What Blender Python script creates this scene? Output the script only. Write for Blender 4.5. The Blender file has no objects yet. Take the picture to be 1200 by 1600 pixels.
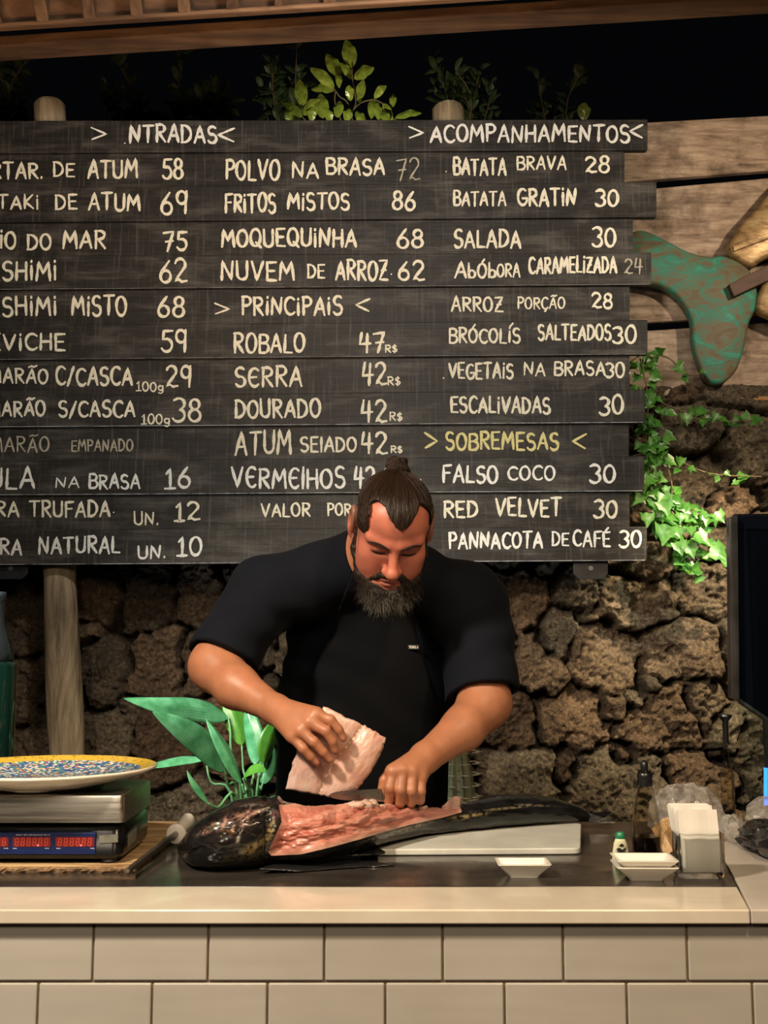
import bpy, math, random
import numpy as np
from mathutils import Vector, Matrix

# ------------------------------------------------------------------ camera, world, light, exposure
SC = bpy.context.scene
COL = SC.collection
FPX = 1700.0                     # focal length in pixels of the 1200x1600 frame
PITCH = math.radians(7.04)
CAMZ = 1.39
CT = 0.95                        # counter top height
cam_d = bpy.data.cameras.new('camera')
cam_d.sensor_fit = 'VERTICAL'; cam_d.sensor_height = 36.0; cam_d.lens = 36.0*FPX/1600.0
cam_d.clip_start = 0.05; cam_d.clip_end = 60
cam = bpy.data.objects.new('camera', cam_d); COL.objects.link(cam)
cam.location = (0, 0, CAMZ); cam.rotation_euler = (math.pi/2 + PITCH, 0, 0)
SC.camera = cam

SC.view_settings.view_transform = 'Standard'
SC.view_settings.look = 'None'
SC.view_settings.gamma = 1.0
SC.view_settings.use_curve_mapping = False
SC.view_settings.exposure = 0.0
try:
    SC.cycles.use_denoising = True
    SC.cycles.max_bounces = 10; SC.cycles.transparent_max_bounces = 12
    SC.cycles.sample_clamp_indirect = 6.0
    SC.cycles.caustics_reflective = False; SC.cycles.caustics_refractive = False
except Exception:
    pass

world = bpy.data.worlds.new('night_sky'); SC.world = world
world.use_nodes = True
_bg = world.node_tree.nodes['Background']
_bg.inputs['Color'].default_value = (0.010, 0.011, 0.014, 1); _bg.inputs['Strength'].default_value = 0.12

def spot(name, loc, target, power, color, size_deg, blend=0.5, radius=0.08):
    l = bpy.data.lights.new(name, 'SPOT'); l.energy = power; l.color = color
    l.spot_size = math.radians(size_deg); l.spot_blend = blend; l.shadow_soft_size = radius
    o = bpy.data.objects.new(name, l); COL.objects.link(o); o.location = loc
    o.rotation_euler = (Vector(target)-Vector(loc)).to_track_quat('-Z', 'Y').to_euler()
    return o
def area(name, loc, target, power, color, sx, sy):
    l = bpy.data.lights.new(name, 'AREA'); l.energy = power; l.color = color
    l.shape = 'RECTANGLE'; l.size = sx; l.size_y = sy
    o = bpy.data.objects.new(name, l); COL.objects.link(o); o.location = loc
    o.rotation_euler = (Vector(target)-Vector(loc)).to_track_quat('-Z', 'Y').to_euler()
    return o
WARM = (1.0, 0.74, 0.46); WARMW = (1.0, 0.84, 0.64); COOL = (0.80, 0.90, 1.0)
spot('key_spot_lamp', (-1.15, 0.95, 2.75), (-0.10, 2.5, 1.15), 330, WARMW, 72, 0.6, 0.10)
spot('counter_spot_lamp', (0.75, 0.75, 2.75), (0.55, 2.3, 0.95), 120, WARM, 75, 0.7, 0.10)
spot('menu_spot_lamp', (0.1, 1.7, 3.15), (-0.25, 4.0, 2.75), 112, (1.0, 0.92, 0.80), 84, 0.7, 0.10)
spot('rock_wall_spot_lamp', (1.62, 3.1, 2.85), (1.22, 4.45, 1.25), 330, (1.0, 0.80, 0.50), 40, 0.8, 0.04)
spot('ivy_spot_lamp', (1.75, 3.1, 2.4), (1.18, 4.25, 1.72), 85, (0.93, 1.0, 0.80), 26, 0.7, 0.03)
spot('plant_spot_lamp', (-1.55, 2.35, 2.2), (-0.50, 3.3, 1.10), 260, (0.94, 1.0, 0.92), 26, 0.7, 0.04)
spot('floor_uplight_lamp', (-0.75, 3.84, 0.85), (-0.70, 3.98, 2.2), 16, COOL, 60, 0.9, 0.05)
spot('right_uplight_lamp', (0.55, 3.84, 0.85), (0.50, 3.98, 2.2), 14, COOL, 60, 0.9, 0.05)
spot('roof_uplight_lamp', (-0.6, 1.7, 1.95), (-0.3, 3.4, 3.5), 85, (1.0, 0.62, 0.34), 85, 0.8, 0.15)
spot('fence_spot_lamp', (1.9, 2.9, 3.1), (1.45, 4.4, 2.85), 58, (1.0, 0.82, 0.60), 80, 0.7, 0.05)
spot('shrub_spot_lamp', (-0.15, 4.24, 3.22), (-0.08, 4.86, 3.66), 30, (1.0, 0.94, 0.62), 62, 0.6, 0.04)
area('added_fill_lamp', (-0.75, -0.5, 2.55), (-0.3, 2.4, 1.0), 19, WARMW, 0.55, 0.55)  # this and the next: unseen fill lamps added behind the camera for frontal light
area('added_fill_lamp', (0.95, -0.7, 2.6), (0.4, 2.4, 1.0), 13, WARM, 0.55, 0.55)

# ------------------------------------------------------------------ pixel -> world helpers (only used to work out where things stand)
CP, SP = math.cos(PITCH), math.sin(PITCH)
def ray(px, py):
    x = (px-600.0)/FPX; v = (py-800.0)/FPX
    return Vector((x, CP + v*SP, SP - v*CP))
def P(px, py, Y):
    d = ray(px, py); t = Y/d.y
    return Vector((d.x*t, Y, CAMZ + d.z*t))
def G(px, py, z=CT):
    d = ray(px, py); t = (z-CAMZ)/d.z
    return Vector((d.x*t, d.y*t, z))
def PPM(py, Y):
    "pixels per metre at depth Y"
    d = ray(600, py); return FPX*d.y/Y
def proj(p):
    "world array (N,3) -> pixels"
    p = np.asarray(p, float); q = p - np.array([0, 0, CAMZ])
    dep = q[..., 1]*CP + q[..., 2]*SP
    up = -q[..., 1]*SP + q[..., 2]*CP
    return 600+FPX*q[..., 0]/dep, 800-FPX*up/dep

# ------------------------------------------------------------------ materials
def new_mat(name):
    m = bpy.data.materials.new(name); m.use_nodes = True
    nt = m.node_tree; b = nt.nodes['Principled BSDF']
    return m, nt, b
def setc(b, base=None, rough=None, metal=None, spec=None, trans=None, ior=None, coat=None, sss=None, alpha=None, emis=None, estr=None):
    def s(k, v):
        if v is not None and k in b.inputs: b.inputs[k].default_value = v
    if base is not None: s('Base Color', (*base, 1))
    s('Roughness', rough); s('Metallic', metal); s('Specular IOR Level', spec)
    s('Transmission Weight', trans); s('IOR', ior); s('Coat Weight', coat)
    s('Subsurface Weight', sss); s('Alpha', alpha)
    if emis is not None: s('Emission Color', (*emis, 1)); s('Emission Strength', estr if estr is not None else 1.0)
def texco(nt, kind='Object', scale=(1, 1, 1), rot=(0, 0, 0)):
    t = nt.nodes.new('ShaderNodeTexCoord'); mp = nt.nodes.new('ShaderNodeMapping')
    mp.inputs['Scale'].default_value = scale; mp.inputs['Rotation'].default_value = rot
    nt.links.new(t.outputs[kind], mp.inputs['Vector']); return mp.outputs['Vector']
def noise(nt, vec, scale=5, detail=4, rough=0.55, dist=0.0):
    n = nt.nodes.new('ShaderNodeTexNoise'); n.inputs['Scale'].default_value = scale
    n.inputs['Detail'].default_value = detail; n.inputs['Roughness'].default_value = rough
    n.inputs['Distortion'].default_value = dist
    if vec is not None: nt.links.new(vec, n.inputs['Vector'])
    return n.outputs['Fac']
def ramp(nt, fac, stops):
    r = nt.nodes.new('ShaderNodeValToRGB'); e = r.color_ramp.elements
    while len(e) < len(stops): e.new(0.5)
    for i, (p, c) in enumerate(stops):
        e[i].position = p; e[i].color = (*c, 1) if len(c) == 3 else c
    nt.links.new(fac, r.inputs['Fac']); return r.outputs['Color']
def mixc(nt, fac, a, b, mode='MIX'):
    m = nt.nodes.new('ShaderNodeMix'); m.data_type = 'RGBA'; m.blend_type = mode
    def put(sock, v):
        if isinstance(v, (tuple, list)): sock.default_value = (*v, 1) if len(v) == 3 else v
        elif isinstance(v, (int, float)): sock.default_value = v
        else: nt.links.new(v, sock)
    put(m.inputs[0], fac); put(m.inputs[6], a); put(m.inputs[7], b)
    return m.outputs[2]
def bump(nt, b, h, strength=0.3, dist=0.01):
    n = nt.nodes.new('ShaderNodeBump'); n.inputs['Strength'].default_value = strength
    n.inputs['Distance'].default_value = dist
    nt.links.new(h, n.inputs['Height']); nt.links.new(n.outputs['Normal'], b.inputs['Normal'])
def attr(nt, name, out='Color'):
    a = nt.nodes.new('ShaderNodeAttribute'); a.attribute_name = name; return a.outputs[out]
def plain(name, base, rough=0.5, var=0.12, scale=12, bstr=0.0, **k):
    "a procedural material: base colour with a little noise variation"
    m, nt, b = new_mat(name); setc(b, base, rough, **k)
    f = noise(nt, texco(nt), scale, 5)
    lo = tuple(max(0, c*(1-var)) for c in base); hi = tuple(min(1, c*(1+var)) for c in base)
    nt.links.new(ramp(nt, f, [(0.3, lo), (0.7, hi)]), b.inputs['Base Color'])
    if bstr: bump(nt, b, f, bstr, 0.004)
    return m
def wood(name, dark, light, rough=0.6, scale=(1.5, 20, 20), bstr=0.25, contrast=(0.35, 0.68)):
    m, nt, b = new_mat(name); setc(b, light, rough)
    v = texco(nt, scale=scale)
    f = noise(nt, v, 1.6, 8, 0.65, 0.6)
    nt.links.new(ramp(nt, f, [(contrast[0], dark), (contrast[1], light)]), b.inputs['Base Color'])
    bump(nt, b, f, bstr, 0.006)
    return m
def glass(name, tint=(1, 1, 1), rough=0.02, refl=0.9):
    "thin clear glass: see-through film with fresnel reflections"
    m = bpy.data.materials.new(name); m.use_nodes = True; nt = m.node_tree
    nt.nodes.remove(nt.nodes['Principled BSDF']); out = nt.nodes['Material Output']
    t = nt.nodes.new('ShaderNodeBsdfTransparent'); t.inputs['Color'].default_value = (*tint, 1)
    g = nt.nodes.new('ShaderNodeBsdfGlossy'); g.inputs['Roughness'].default_value = rough
    n1 = noise(nt, texco(nt), 7, 2); nt.links.new(ramp(nt, n1, [(0.3, (rough,)*3), (0.7, (rough*2.5,)*3)]), g.inputs['Roughness'])
    lw = nt.nodes.new('ShaderNodeLayerWeight'); lw.inputs['Blend'].default_value = 0.25
    mu = nt.nodes.new('ShaderNodeMath'); mu.operation = 'MULTIPLY'; mu.inputs[1].default_value = refl; nt.links.new(lw.outputs['Fresnel'], mu.inputs[0])
    mx = nt.nodes.new('ShaderNodeMixShader'); nt.links.new(mu.outputs[0], mx.inputs[0])
    nt.links.new(t.outputs[0], mx.inputs[1]); nt.links.new(g.outputs[0], mx.inputs[2]); nt.links.new(mx.outputs[0], out.inputs['Surface'])
    return m

# ------------------------------------------------------------------ mesh helpers
class MB:
    def __init__(s): s.v = []; s.f = []
    def add(s, v, f):
        o = len(s.v); s.v += [tuple(p) for p in v]; s.f += [tuple(i+o for i in q) for q in f]; return s
    def box(s, x0, x1, y0, y1, z0, z1):
        return s.hexa([(x0, y0, z0), (x1, y0, z0), (x1, y1, z0), (x0, y1, z0), (x0, y0, z1), (x1, y0, z1), (x1, y1, z1), (x0, y1, z1)])
    def hexa(s, c):
        return s.add(c, [(0, 3, 2, 1), (4, 5, 6, 7), (0, 1, 5, 4), (1, 2, 6, 5), (2, 3, 7, 6), (3, 0, 4, 7)])
    def tube(s, pts, rad, n=10, cap=True):
        pts = [Vector(p) for p in pts]; k = len(pts)
        if not hasattr(rad, '__len__'): rad = [rad]*k
        rings = []; up = None
        for i in range(k):
            t = (pts[min(i+1, k-1)]-pts[max(i-1, 0)])
            t = t.normalized() if t.length > 1e-9 else Vector((0, 0, 1))
            if up is None:
                up = Vector((0, 0, 1)) if abs(t.z) < 0.9 else Vector((1, 0, 0))
            a = t.cross(up).normalized(); b = a.cross(t).normalized(); up = b
            rings.append([pts[i]+rad[i]*(math.cos(2*math.pi*j/n)*a+math.sin(2*math.pi*j/n)*b) for j in range(n)])
        v = [p for r in rings for p in r]; f = []
        for i in range(k-1):
            for j in range(n):
                f.append((i*n+j, i*n+(j+1) % n, (i+1)*n+(j+1) % n, (i+1)*n+j))
        if cap:
            f.append(tuple(range(n-1, -1, -1))); f.append(tuple((k-1)*n+j for j in range(n)))
        return s.add(v, f)
    def lathe(s, prof, c=(0, 0, 0), n=48, cap=True):
        v = []; f = []; k = len(prof)
        for (r, z) in prof:
            for j in range(n):
                a = 2*math.pi*j/n; v.append((c[0]+r*math.cos(a), c[1]+r*math.sin(a), c[2]+z))
        for i in range(k-1):
            for j in range(n):
                f.append((i*n+j, i*n+(j+1) % n, (i+1)*n+(j+1) % n, (i+1)*n+j))
        if cap and prof[0][0] > 1e-6: f.append(tuple(range(n-1, -1, -1)))
        if cap and prof[-1][0] > 1e-6: f.append(tuple((k-1)*n+j for j in range(n)))
        return s.add(v, f)
    def prism(s, poly, dvec):
        "polygon (list of 3d points, any order) extruded by dvec"
        n = len(poly); d = Vector(dvec)
        v = [Vector(p) for p in poly]+[Vector(p)+d for p in poly]
        f = [tuple(range(n)), tuple(range(2*n-1, n-1, -1))]
        f += [(i, i+n, (i+1) % n+n, (i+1) % n) for i in range(n)]
        return s.add(v, f)
    def grid(s, rows):
        "rows: list of equal length lists of points"
        m = len(rows); n = len(rows[0])
        v = [p for r in rows for p in r]
        f = [(i*n+j, i*n+j+1, (i+1)*n+j+1, (i+1)*n+j) for i in range(m-1) for j in range(n-1)]
        return s.add(v, f)
    def obj(s, name, mat, parent=None, smooth=False, bevel=0.0, auto=None, seg=2, attrs=None):
        return make(name, s.v, s.f, mat, parent, smooth, bevel, auto, seg)
def make(name, v, f, mat, parent=None, smooth=False, bevel=0.0, auto=None, seg=2):
    import bmesh
    me = bpy.data.meshes.new(name)
    off = Vector((0, 0, 0))
    p = parent
    while p is not None:
        off += Vector(p.location); p = p.parent
    if isinstance(v, np.ndarray):
        v = v - np.array(off); me.from_pydata(v.tolist(), [], f.tolist() if isinstance(f, np.ndarray) else f)
    else:
        me.from_pydata([tuple(Vector(q)-off) for q in v], [], f)
    if len(me.polygons) < 60000:
        bm = bmesh.new(); bm.from_mesh(me); bmesh.ops.recalc_face_normals(bm, faces=bm.faces); bm.to_mesh(me); bm.free()
    me.update()
    if mat is not None: me.materials.append(mat)
    o = bpy.data.objects.new(name, me); COL.objects.link(o)
    if parent is not None: o.parent = parent
    if smooth: me.polygons.foreach_set('use_smooth', [True]*len(me.polygons))
    if bevel > 0:
        md = o.modifiers.new('bevel', 'BEVEL'); md.width = bevel; md.segments = seg; md.limit_method = 'ANGLE'; md.angle_limit = math.radians(35)
        md.harden_normals = False
    if auto is not None:
        me.polygons.foreach_set('use_smooth', [True]*len(me.polygons))
        try: me.set_sharp_from_angle(angle=math.radians(auto))
        except Exception: pass
    return o
def tag(o, label=None, cat=None, group=None, kind=None):
    if label: o['label'] = label
    if cat: o['category'] = cat
    if group: o['group'] = group
    if kind: o['kind'] = kind
    return o
def thing(name, label, cat, loc=(0, 0, 0), group=None):
    o = bpy.data.objects.new(name, None); COL.objects.link(o); o.location = loc
    o.empty_display_size = 0.05
    return tag(o, label, cat, group)
def struct(o):
    o['kind'] = 'structure'; return o
def vattr(o, name, arr, typ='FLOAT_COLOR'):
    a = o.data.attributes.new(name, typ, 'POINT')
    if typ == 'FLOAT_COLOR':
        arr = np.asarray(arr, np.float32)
        if arr.shape[1] == 3: arr = np.c_[arr, np.ones(len(arr), np.float32)]
        a.data.foreach_set('color', arr.ravel())
    elif typ == 'FLOAT_VECTOR':
        a.data.foreach_set('vector', np.asarray(arr, np.float32).ravel())
    else:
        a.data.foreach_set('value', np.asarray(arr, np.float32).ravel())

# numpy value noise
def _hash(i, j, k, seed):
    h = (i*374761393 + j*668265263 + k*1274126177 + seed*974634777) & 0xffffffff
    h = ((h ^ (h >> 13))*1274126177) & 0xffffffff
    return ((h ^ (h >> 16)) & 0xffff)/65535.0
def vnoise(x, y, z, seed=0):
    xi = np.floor(x).astype(np.int64); yi = np.floor(y).astype(np.int64); zi = np.floor(z).astype(np.int64)
    fx = x-xi; fy = y-yi; fz = z-zi
    fx = fx*fx*(3-2*fx); fy = fy*fy*(3-2*fy); fz = fz*fz*(3-2*fz)
    r = 0
    for a in (0, 1):
        for b in (0, 1):
            for c in (0, 1):
                r = r + _hash(xi+a, yi+b, zi+c, seed)*(fx if a else 1-fx)*(fy if b else 1-fy)*(fz if c else 1-fz)
    return r*2-1
def fbm(x, y, z=None, oct=4, seed=0, gain=0.5):
    if z is None: z = np.zeros_like(x)
    r = 0; a = 1.0; f = 1.0
    for o in range(oct):
        r = r + a*vnoise(x*f, y*f, z*f, seed+o); a *= gain; f *= 2.03
    return r
random.seed(7); RNG = np.random.default_rng(11)

# ------------------------------------------------------------------ signed distance modelling (organic bodies)
class SDF:
    "sampled only in blocks near the surface, meshed with surface nets"
    @staticmethod
    def mesh(fn, lo, hi, h, B=8):
        lo = np.array(lo, float); hi = np.array(hi, float)
        nb = np.ceil((hi-lo)/(h*B)).astype(int); n = nb*B+1
        c = [lo[a]+(np.arange(nb[a])+0.5)*h*B for a in range(3)]
        X, Y, Z = np.meshgrid(*c, indexing='ij')
        d = fn(np.c_[X.ravel(), Y.ravel(), Z.ravel()].astype(np.float32)).reshape(nb)
        act = np.abs(d) < h*B*1.35
        F = np.empty(tuple(n), np.float32)
        s = np.where(d < 0, -1.0, 1.0).astype(np.float32)
        F[:-1, :-1, :-1] = np.repeat(np.repeat(np.repeat(s, B, 0), B, 1), B, 2)
        F[-1] = 1; F[:, -1] = 1; F[:, :, -1] = 1
        ids = np.argwhere(act)
        r = np.arange(B+1)
        ox, oy, oz = np.meshgrid(r, r, r, indexing='ij'); off = np.c_[ox.ravel(), oy.ravel(), oz.ravel()]
        for i in range(0, len(ids), 500):
            gi = (ids[i:i+500, None, :]*B+off[None]).reshape(-1, 3)
            F[gi[:, 0], gi[:, 1], gi[:, 2]] = fn((lo+gi*h).astype(np.float32))
        F[0] = np.maximum(F[0], 1e-3); F[-1] = np.maximum(F[-1], 1e-3); F[:, 0] = np.maximum(F[:, 0], 1e-3); F[:, -1] = np.maximum(F[:, -1], 1e-3)
        F[:, :, 0] = np.maximum(F[:, :, 0], 1e-3); F[:, :, -1] = np.maximum(F[:, :, -1], 1e-3)
        S = F < 0
        cnt = np.zeros(tuple(n-1), np.int8)
        for a in (0, 1):
            for b in (0, 1):
                for e in (0, 1):
                    cnt += S[a:n[0]-1+a, b:n[1]-1+b, e:n[2]-1+e]
        cells = np.argwhere((cnt > 0) & (cnt < 8))
        idx = np.full(tuple(n-1), -1, np.int32)
        idx[cells[:, 0], cells[:, 1], cells[:, 2]] = np.arange(len(cells))
        acc = np.zeros((len(cells), 3)); num = np.zeros(len(cells))
        co = [(a, b, e) for a in (0, 1) for b in (0, 1) for e in (0, 1)]
        for p in co:
            for ax in range(3):
                if p[ax] == 1: continue
                q = list(p); q[ax] = 1
                fa = F[cells[:, 0]+p[0], cells[:, 1]+p[1], cells[:, 2]+p[2]]
                fb = F[cells[:, 0]+q[0], cells[:, 1]+q[1], cells[:, 2]+q[2]]
                m = (fa < 0) != (fb < 0)
                t = np.where(m, fa/np.where(m, fa-fb, 1), 0)
                pos = np.array(p, float)[None].repeat(len(cells), 0); pos[:, ax] += t
                acc += pos*m[:, None]; num += m
        V = lo+(cells+acc/num[:, None])*h
        quads = []
        for ax in range(3):
            u, w = [(1, 2), (2, 0), (0, 1)][ax]
            sl0 = [slice(None)]*3; sl1 = [slice(None)]*3
            sl0[ax] = slice(0, -1); sl1[ax] = slice(1, None)
            E = S[tuple(sl0)] != S[tuple(sl1)]
            e = np.argwhere(E)
            e = e[(e[:, u] > 0) & (e[:, w] > 0) & (e[:, u] < n[u]-1) & (e[:, w] < n[w]-1)]
            def cell(du, dw):
                k = e.copy(); k[:, u] -= du; k[:, w] -= dw
                return idx[k[:, 0], k[:, 1], k[:, 2]]
            q = np.c_[cell(1, 1), cell(0, 1), cell(0, 0), cell(1, 0)]
            ins = S[e[:, 0], e[:, 1], e[:, 2]]
            q[~ins] = q[~ins][:, ::-1]
            quads.append(q)
        Q = np.concatenate(quads); Q = Q[(Q >= 0).all(1)]
        return V, Q
def smin(a, b, k):
    h = np.maximum(k-np.abs(a-b), 0)/k
    return np.minimum(a, b)-h*h*k*0.25
def smax(a, b, k): return -smin(-a, -b, k)
def rcone(p, a, b, ra, rb):
    a = np.asarray(a, np.float32); b = np.asarray(b, np.float32)
    ab = b-a; L2 = float(ab@ab)
    t = np.clip(((p-a)@ab)/L2, 0, 1)
    q = p-a-t[:, None]*ab
    return np.sqrt(np.einsum('ij,ij->i', q, q))-(ra+(rb-ra)*t)
def ell(p, c, r, R=None):
    q = p-np.asarray(c, np.float32)
    if R is not None: q = q@R
    r = np.asarray(r, np.float32)
    k0 = np.sqrt((((q/r))**2).sum(1)); k1 = np.sqrt(((q/(r*r))**2).sum(1))
    return k0*(k0-1)/np.maximum(k1, 1e-6)
def chain(p, pts, rad, k=0.0):
    d = None
    for i in range(len(pts)-1):
        e = rcone(p, pts[i], pts[i+1], rad[i], rad[i+1])
        d = e if d is None else (np.minimum(d, e) if k == 0 else smin(d, e, k))
    return d
# ------------------------------------------------------------------ STRUCTURE
# floor behind and in front of the counter
m_floor, nt, b = new_mat('dark_floor'); setc(b, (0.06, 0.05, 0.045), 0.6)
f = noise(nt, texco(nt), 6, 5); nt.links.new(ramp(nt, f, [(0.3, (0.035, 0.03, 0.027)), (0.7, (0.08, 0.07, 0.06))]), b.inputs['Base Color']); bump(nt, b, f, 0.2)
struct(MB().box(-3.2, 3.2, 0.2, 4.7, -0.1, 0.0).obj('floor', m_floor))

# --- dry stone wall: a height field of rounded volcanic stones
WY = 4.40
def wall_mesh():
    h = 0.0065
    xs = np.arange(-2.05, 2.15, h); zs = np.arange(0.0, 2.45, h)
    X, Z = np.meshgrid(xs, zs)
    S = []                                            # (px, py, rx, ry) of the stones that can be read in the photo
    for t in [(990, 945, 68, 50), (1105, 925, 72, 62), (1055, 1015, 78, 58), (945, 1030, 66, 50), (868, 985, 40, 50), (822, 925, 46, 44),
              (1003, 880, 90, 30), (1120, 855, 50, 40), (832, 1040, 56, 62), (770, 1020, 30, 60), (868, 1118, 70, 55), (782, 1130, 48, 56), (1020, 1115, 72, 60), (800, 1212, 72, 60),
              (718, 1215, 40, 52), (955, 1230, 90, 72), (1085, 1200, 62, 50), (945, 1098, 24, 22), (976, 1084, 26, 20), (1000, 1062, 26, 20),
              (968, 1170, 30, 22), (1095, 1100, 34, 40), (1128, 1140, 40, 44), (1115, 1170, 26, 22), (870, 1190, 24, 40), (884, 925, 34, 40),
              (1065, 760, 80, 60), (1150, 700, 60, 55), (1010, 800, 50, 50), (1120, 790, 50, 40), (1075, 680, 60, 40), (1160, 1010, 50, 80), (1190, 1180, 55, 90),
              (35, 960, 46, 60), (30, 1080, 50, 60), (160, 930, 50, 55), (225, 935, 60, 70), (300, 930, 46, 60), (250, 1030, 56, 60), (170, 1050, 40, 50), (330, 1040, 50, 60),
              (175, 1160, 56, 60), (265, 1170, 60, 60), (345, 1150, 50, 60), (60, 1180, 60, 50), (290, 1250, 56, 46), (390, 900, 52, 40), (400, 1010, 40, 50)]:
        q = P(t[0], t[1], WY); m = PPM(t[1], WY); S.append((q.x, q.z, t[2]/m, t[3]/m))
    rg = np.random.default_rng(5)
    for k in range(6000):
        x = rg.uniform(-2.2, 2.3); z = rg.uniform(-0.1, 2.6); big = rg.random() < 0.6
        r = rg.uniform(0.11, 0.19) if big else rg.uniform(0.045, 0.07)
        if all(((x-s[0])/(s[2]+r))**2+((z-s[1])/(s[3]+r*0.8))**2 > 0.82 for s in S):
            S.append((x, z, r*rg.uniform(0.95, 1.25), r*rg.uniform(0.7, 0.95)))
    S = np.array(S)
    wx = X+0.035*fbm(X*5, Z*5, oct=3, seed=3); wz = Z+0.035*fbm(X*5+9, Z*5, oct=3, seed=8)
    d1 = np.full(X.shape, 9.0); d2 = np.full(X.shape, 9.0); id1 = np.zeros(X.shape, int)
    for i, (sx, sz, rx, rz) in enumerate(S):
        u = np.abs(wx-sx)/rx; w = np.abs(wz-sz)/rz
        d = (u**2.6+w**2.6)**(1/2.6)
        n1 = d < d1
        d2 = np.where(n1, d1, np.minimum(d2, d)); id1 = np.where(n1, i, id1); d1 = np.where(n1, d, d1)
    rad = np.minimum(S[id1, 2], S[id1, 3])
    e = (d2-d1)*rad*0.5
    e = e+0.010*fbm(X*26, Z*26, oct=3, seed=71)
    t = np.clip(e/(0.020), 0, 1); prof = np.sqrt(np.clip(1-(1-t)**2, 0, 1))
    dome = np.clip(1-d1**2*0.45, 0, 1)
    sx = rg.uniform(-0.28, 0.28, len(S)); sz = rg.uniform(-0.32, 0.22, len(S)); hh = rg.uniform(-0.02, 0.035, len(S))
    tilt = (X-S[id1, 0])*sx[id1]+(Z-S[id1, 1])*sz[id1]+hh[id1]
    ridged = 1-np.abs(fbm(X*15, Z*15, oct=4, seed=25, gain=.6)); pits = np.abs(fbm(X*42, Z*42, oct=3, seed=31))
    rough = 0.026*fbm(X*9, Z*9, oct=4, seed=21)+0.016*ridged+0.013*pits+0.009*fbm(X*85, Z*85, oct=2, seed=33)
    H = prof*(0.055+0.035*dome+tilt+rough)-(1-prof)*0.022
    H = np.where(Z > 2.38, H*0.7, H)
    tone = rg.uniform(0.55, 1.15, len(S)); warm = rg.uniform(0, 1, len(S))
    a = np.array([0.19, 0.125, 0.08]); c = np.array([0.185, 0.16, 0.12])
    col = (a[None]*(1-warm[:, None])+c[None]*warm[:, None])*tone[:, None]
    C = col[id1]*(0.55+0.45*prof)[..., None]*(1+0.25*fbm(X*9, Z*9, oct=3, seed=51))[..., None]
    soil = np.array([0.05, 0.038, 0.028])
    C = C*prof[..., None]+soil*(1-prof)[..., None]
    V = np.stack([X, WY-H, Z], -1).reshape(-1, 3)
    nz, nx = X.shape; I = np.arange(nz*nx).reshape(nz, nx)
    Fq = np.stack([I[:-1, :-1], I[:-1, 1:], I[1:, 1:], I[1:, :-1]], -1).reshape(-1, 4)
    # close the top and the back so that the wall has real thickness
    top = I[-1]; o = len(V)
    back = np.stack([xs, np.full(nx, WY+0.35), np.full(nx, zs[-1])], -1); low = back.copy(); low[:, 2] = 0
    V = np.concatenate([V, back, low])
    j = np.arange(nx-1)
    F2 = np.stack([top[:-1], top[1:], o+j+1, o+j], -1); F3 = np.stack([o+j, o+j+1, o+nx+j+1, o+nx+j], -1)
    C = np.concatenate([C.reshape(-1, 3), np.full((2*nx, 3), 0.05)])
    return V, np.concatenate([Fq, F2, F3]), np.clip(C, 0.005, 1)
m_rock, nt, b = new_mat('volcanic_rock'); setc(b, (0.2, 0.15, 0.1), 0.82, spec=0.35)
ff = noise(nt, texco(nt), 70, 6, 0.7); f2 = noise(nt, texco(nt), 16, 4)
rc = mixc(nt, 1.0, attr(nt, 'tone'), ramp(nt, ff, [(0.32, (0.28, 0.25, 0.22)), (0.50, (0.85, 0.82, 0.78)), (0.68, (1.75, 1.65, 1.45))]), 'MULTIPLY')
nt.links.new(rc, b.inputs['Base Color'])
bump(nt, b, ff, 1.0, 0.02)
V, Fq, C = wall_mesh()
w = make('wall_back', V, Fq, m_rock, smooth=True); vattr(w, 'tone', C); struct(w)

# raised earth bank behind the wall
m_earth = plain('dark_earth', (0.035, 0.028, 0.02), 0.9, 0.4, 9, 0.5)
struct(MB().box(-4.5, 4.5, WY+0.35, 9.0, -0.1, 2.40).obj('ground', m_earth))

# --- wooden fence boards on top of the wall (right)
m_fence, nt, b = new_mat('weathered_board'); setc(b, (0.3, 0.2, 0.13), 0.75)
v1 = texco(nt, scale=(2, 8, 16)); f1 = noise(nt, v1, 2.2, 8, 0.7, 0.4); f2 = noise(nt, texco(nt), 5.5, 6, 0.65)
c1 = ramp(nt, f1, [(0.28, (0.09, 0.058, 0.04)), (0.44, (0.36, 0.255, 0.18)), (0.64, (0.60, 0.45, 0.335))])
c2 = ramp(nt, f2, [(0.38, (0.22, 0.18, 0.15)), (0.54, (1.0, 1.0, 1.0))])
nt.links.new(mixc(nt, 0.75, c1, c2, 'MULTIPLY'), b.inputs['Base Color']); bump(nt, b, f1, 0.4, 0.01)
FY = 4.36
def fence_board(tl, tr, br, bl, label, dy=0.0, th=0.035):
    q = [P(*bl, FY+dy), P(*br, FY+dy), P(*tr, FY+dy), P(*tl, FY+dy)]
    o = MB().prism(q, (0, th, 0)).obj('fence_board', m_fence, bevel=0.006)
    return tag(o, label, 'board', 'weathered fence boards above the stone wall')
fence_board((900, 197), (1330, 173), (1330, 256), (900, 290), 'topmost weathered tan fence board at right of the menu')
fence_board((900, 305), (1330, 266), (1330, 484), (900, 511), 'wide weathered fence board behind the upper half of the green tail sculpture')
fence_board((900, 524), (1330, 495), (1330, 624), (900, 616), 'lowest weathered fence board resting just above the stone wall', 0.008)
m_orange = plain('orange_plank_edge', (0.36, 0.16, 0.035), 0.6, 0.25, 10)
tag(MB().prism([P(1128, 623, FY-0.03), P(1330, 630, FY-0.03), P(1330, 624, FY-0.03), P(1128, 617, FY-0.03)], (0, 0.05, 0)).obj('wooden_batten', m_orange),
    'thin orange batten along the foot of the lowest fence board', 'batten')
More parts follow.
